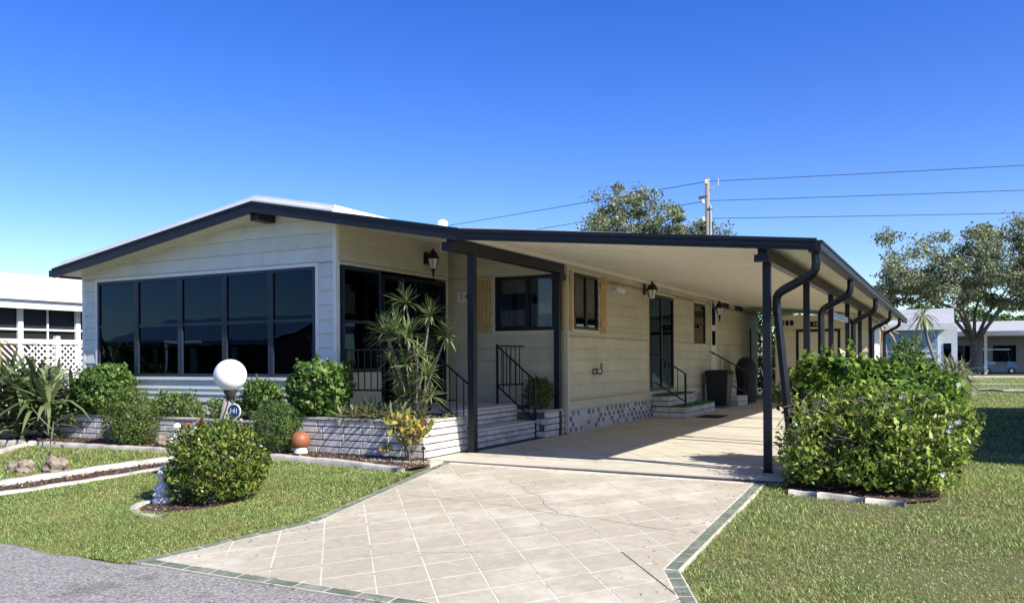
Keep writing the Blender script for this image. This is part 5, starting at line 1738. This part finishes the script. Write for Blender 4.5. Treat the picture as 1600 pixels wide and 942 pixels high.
# right neighbour, outside the picture: its shadow lies across the side lawn
rn = thing('neighbour_house', 'neighbouring home on the right side beyond the lawn', 'house', (6, 17.5, 0))
simple_house(rn, 2.95, 10.5, 11.5, 23.6, 2.55, 3.5, 'y', 'pale_wall', 'white_roof')
for y_ in (13, 16, 19, 22):
    window(Face('E', 0), rn, 0, .01, 0, .01, 1, 1) if False else obj('window', MB().box(2.93, y_, 1.0, 2.96, y_+1.1, 2.1), 'dark_glass', rn)

# blue house beyond
bh = thing('blue_house', 'grey blue house with white eaves beyond the carport', 'house', (-1.5, 56, 0))
obj('wall', MB().box(-7, 53.0, 0, -.55, 62, 3.0), 'blue_wall', bh)
obj('porch_wall', MB().box(-.54, 53.4, 0, .45, 61, 3.05), 'pale_wall', bh)
obj('roof', MB().prism([(52.5, 3.1), (57.5, 4.2), (57.5, 4.3), (52.5, 3.2)], 'x', -7.4, .3), 'shingle', bh)
obj('roof', MB().prism([(62.5, 3.1), (57.5, 4.2), (57.5, 4.3), (62.5, 3.2)], 'x', -7.4, .3), 'shingle', bh)
obj('fascia', MB().box(-7.4, 52.46, 2.86, .3, 52.5, 3.18), 'white_trim', bh)
BF = Face('S', 53.0)
for i in range(10):
    obj('wall_plank', BF.box(MB(), -6.9, -.57, .0, .03, .35+i*.26, .58+i*.26), 'blue_wall', bh)
obj('shutter_band', BF.box(MB(), -4.3, -.6, .031, .06, 1.30, 1.42).box(-4.3, 52.94, 1.62, -.6, 52.965, 1.70), 'white_trim', bh)
obj('window', Face('S', 53.4).box(MB(), -.25, .15, .0, .03, 1.0, 2.1), 'dark_glass', bh)
# golf cart shelter
cs = thing('cart_shelter', 'flat white roofed shelter over the golf cart', 'carport', (4, 76, 0))
obj('roof', MB().box(-.6, 73.8, 2.95, 12, 83, 3.30), 'white_trim', cs)
for x_ in (2.55, 5.55, 9):
    obj('post', MB().box(x_-.1, 73.9, -.02, x_+.1, 74.1, 2.95), 'white_trim', cs)
obj('back_wall', MB().box(-.5, 82.8, -.02, 12, 82.95, 2.95), 'shingle', cs)
for x_ in (.6, 3.4, 6.6):
    obj('window', MB().box(x_, 82.76, .9, x_+1.7, 82.79, 2.3), 'dark_glass', cs)
ch_ = thing('white_house', 'pale house with a white hip roof behind the golf cart shelter', 'house', (3, 90, 0))
simple_house(ch_, -6, 11, 86, 95, 2.7, 4.6, 'x', 'blue_wall', 'shingle')
for x_ in (-3, 0, 4.5, 7.5):
    obj('window', MB().box(x_, 85.96, .9, x_+1.6, 85.99, 2.2), 'dark_glass', ch_)
# golf cart
gc = thing('golf_cart', 'pale blue golf cart with white roof parked under the far shelter', 'golf cart', (3.5, 76.2, 0))
gx, gy = 3.5, 76.2
body = MB().prism([(gx-1.2, .38), (gx-.55, .30), (gx+.95, .30), (gx+1.25, .42), (gx+1.28, .68), (gx+.85, .95), (gx+.62, .98), (gx+.52, .50), (gx-.30, .48), (gx-.38, .72), (gx-1.15, .76)], 'y', gy-.58, gy+.58)
obj('body', body, 'cart_blue', gc)
obj('seat', MB().box(gx-.75, gy-.55, .761, gx-.22, gy+.55, .90).prism([(gx-.85, .85), (gx-.72, .85), (gx-.80, 1.28), (gx-.92, 1.28)], 'y', gy-.55, gy+.55), 'white_trim', gc)
obj('roof', MB().prism([(gx-1.15, 1.86), (gx+.78, 1.86), (gx+.70, 1.94), (gx-1.08, 1.94)], 'y', gy-.60, gy+.60), 'white_roof', gc)
for (xa, xb) in ((gx-1.0, gx-1.05), (gx+.85, gx+.60)):
    for s_ in (-1, 1):
        obj('roof_strut', MB().tube([(xa, gy+s_*.52, .75), (xb, gy+s_*.52, 1.87)], .022, 5), 'black_metal', gc)
obj('windshield', MB().add([(gx+.84, gy-.5, .97), (gx+.84, gy+.5, .97), (gx+.62, gy+.5, 1.84), (gx+.62, gy-.5, 1.84)], [(0,1,2,3)]), 'clear_glass', gc)
obj('steering_wheel', MB().tube([(gx+.45 + .04*math.sin(a), gy-.25+.16*math.cos(a), 1.02+.15*math.sin(a)) for a in np.linspace(0, 6.283, 13)], .018, 5), 'rubber', gc)
for x_ in (gx-.78, gx+.86):
    for s_ in (-1, 1):
        w_ = obj('wheel', MB().prism([(x_ + .23*math.cos(a), .23 + .23*math.sin(a)) for a in np.linspace(0, 6.283, 19)[:-1]], 'y', gy+s_*.50, gy+s_*.66), 'rubber', gc)
        obj('rim', MB().prism([(x_ + .13*math.cos(a), .23 + .13*math.sin(a)) for a in np.linspace(0, 6.283, 15)[:-1]], 'y', gy+s_*.661, gy+s_*.675), 'chrome', w_)

# homes across the street, behind the camera: the sunroom glass mirrors them
for i, (x0, x1, wallm) in enumerate(((-44, -31.5, 'pale_wall'), (-27, -15, 'siding'), (-11, 2, 'pale_wall'))):
    o_ = thing('opposite_house', ['low home across the street furthest to the left', 'home with an open carport across the street', 'low home across the street behind the viewer'][i], 'house', ((x0+x1)/2, -12, -.25))
    simple_house(o_, x0, x1, -22, -13, 2.5, 3.9, 'x', 'screen', 'blue_wall', 'white_roof', .5)
    for x_ in np.arange(x0+1, x1-2, 3.1):
        w_ = obj('window', MB().box(x_, -13.0, .6, x_+2.2, -12.96, 2.1), 'screen', o_)
        obj('shutter', MB().box(x_-.45, -12.99, .6, x_-.05, -12.93, 2.1), 'white_trim', o_)
    obj('porch_roof', MB().box(x0+.5, -12.9, 2.30, x0+8, -10.2, 2.42), 'white_roof', o_)
    for x_ in (x0+.7, x0+4.2, x0+7.8):
        obj('porch_post', MB().box(x_, -10.4, -.27, x_+.12, -10.3, 2.30).prism([(x_+.12, 1.9), (x_+.5, 2.28), (x_+.42, 2.29), (x_+.12, 2.0)], 'y', -10.39, -10.31), 'white_trim', o_)

# dry leaves and grass clippings lying on the driveway edges
n = 260
y_ = rng.uniform(4.5, 9.0, n)
side = rng.random(n) < .5
xl_ = np.interp(y_, [4.35, 5.9, 9.1], [-5.6, -5.2, -5.74]); xr_ = np.interp(y_, [4.35, 5.72, 9.0], [-1.05, -1.7, -1.74])
off = np.abs(rng.normal(0, .22, n)) + .02
x_ = np.where(side, xl_ + off, xr_ - off)
base = np.stack([x_, y_, gv(y_) + .010 + rng.uniform(0, .006, n)], 1)
ax = unit(rng.normal(size=(n, 3)) * [1, 1, .1])
Ls = rng.uniform(.012, .05, n)
stuff(obj('leaf_litter', raw_mesh('leaf_litter', leaf_quads(base, ax, unit(rng.normal(size=(n, 3))*.2 + [0, 0, 1]), Ls, Ls*rng.uniform(.15, .5, n), .15), 4, ['dry_leaf', 'grass'], rng.choice(2, n, p=[.6, .4])), None), 'dry leaves and clippings scattered along the driveway edges', 'leaf litter')
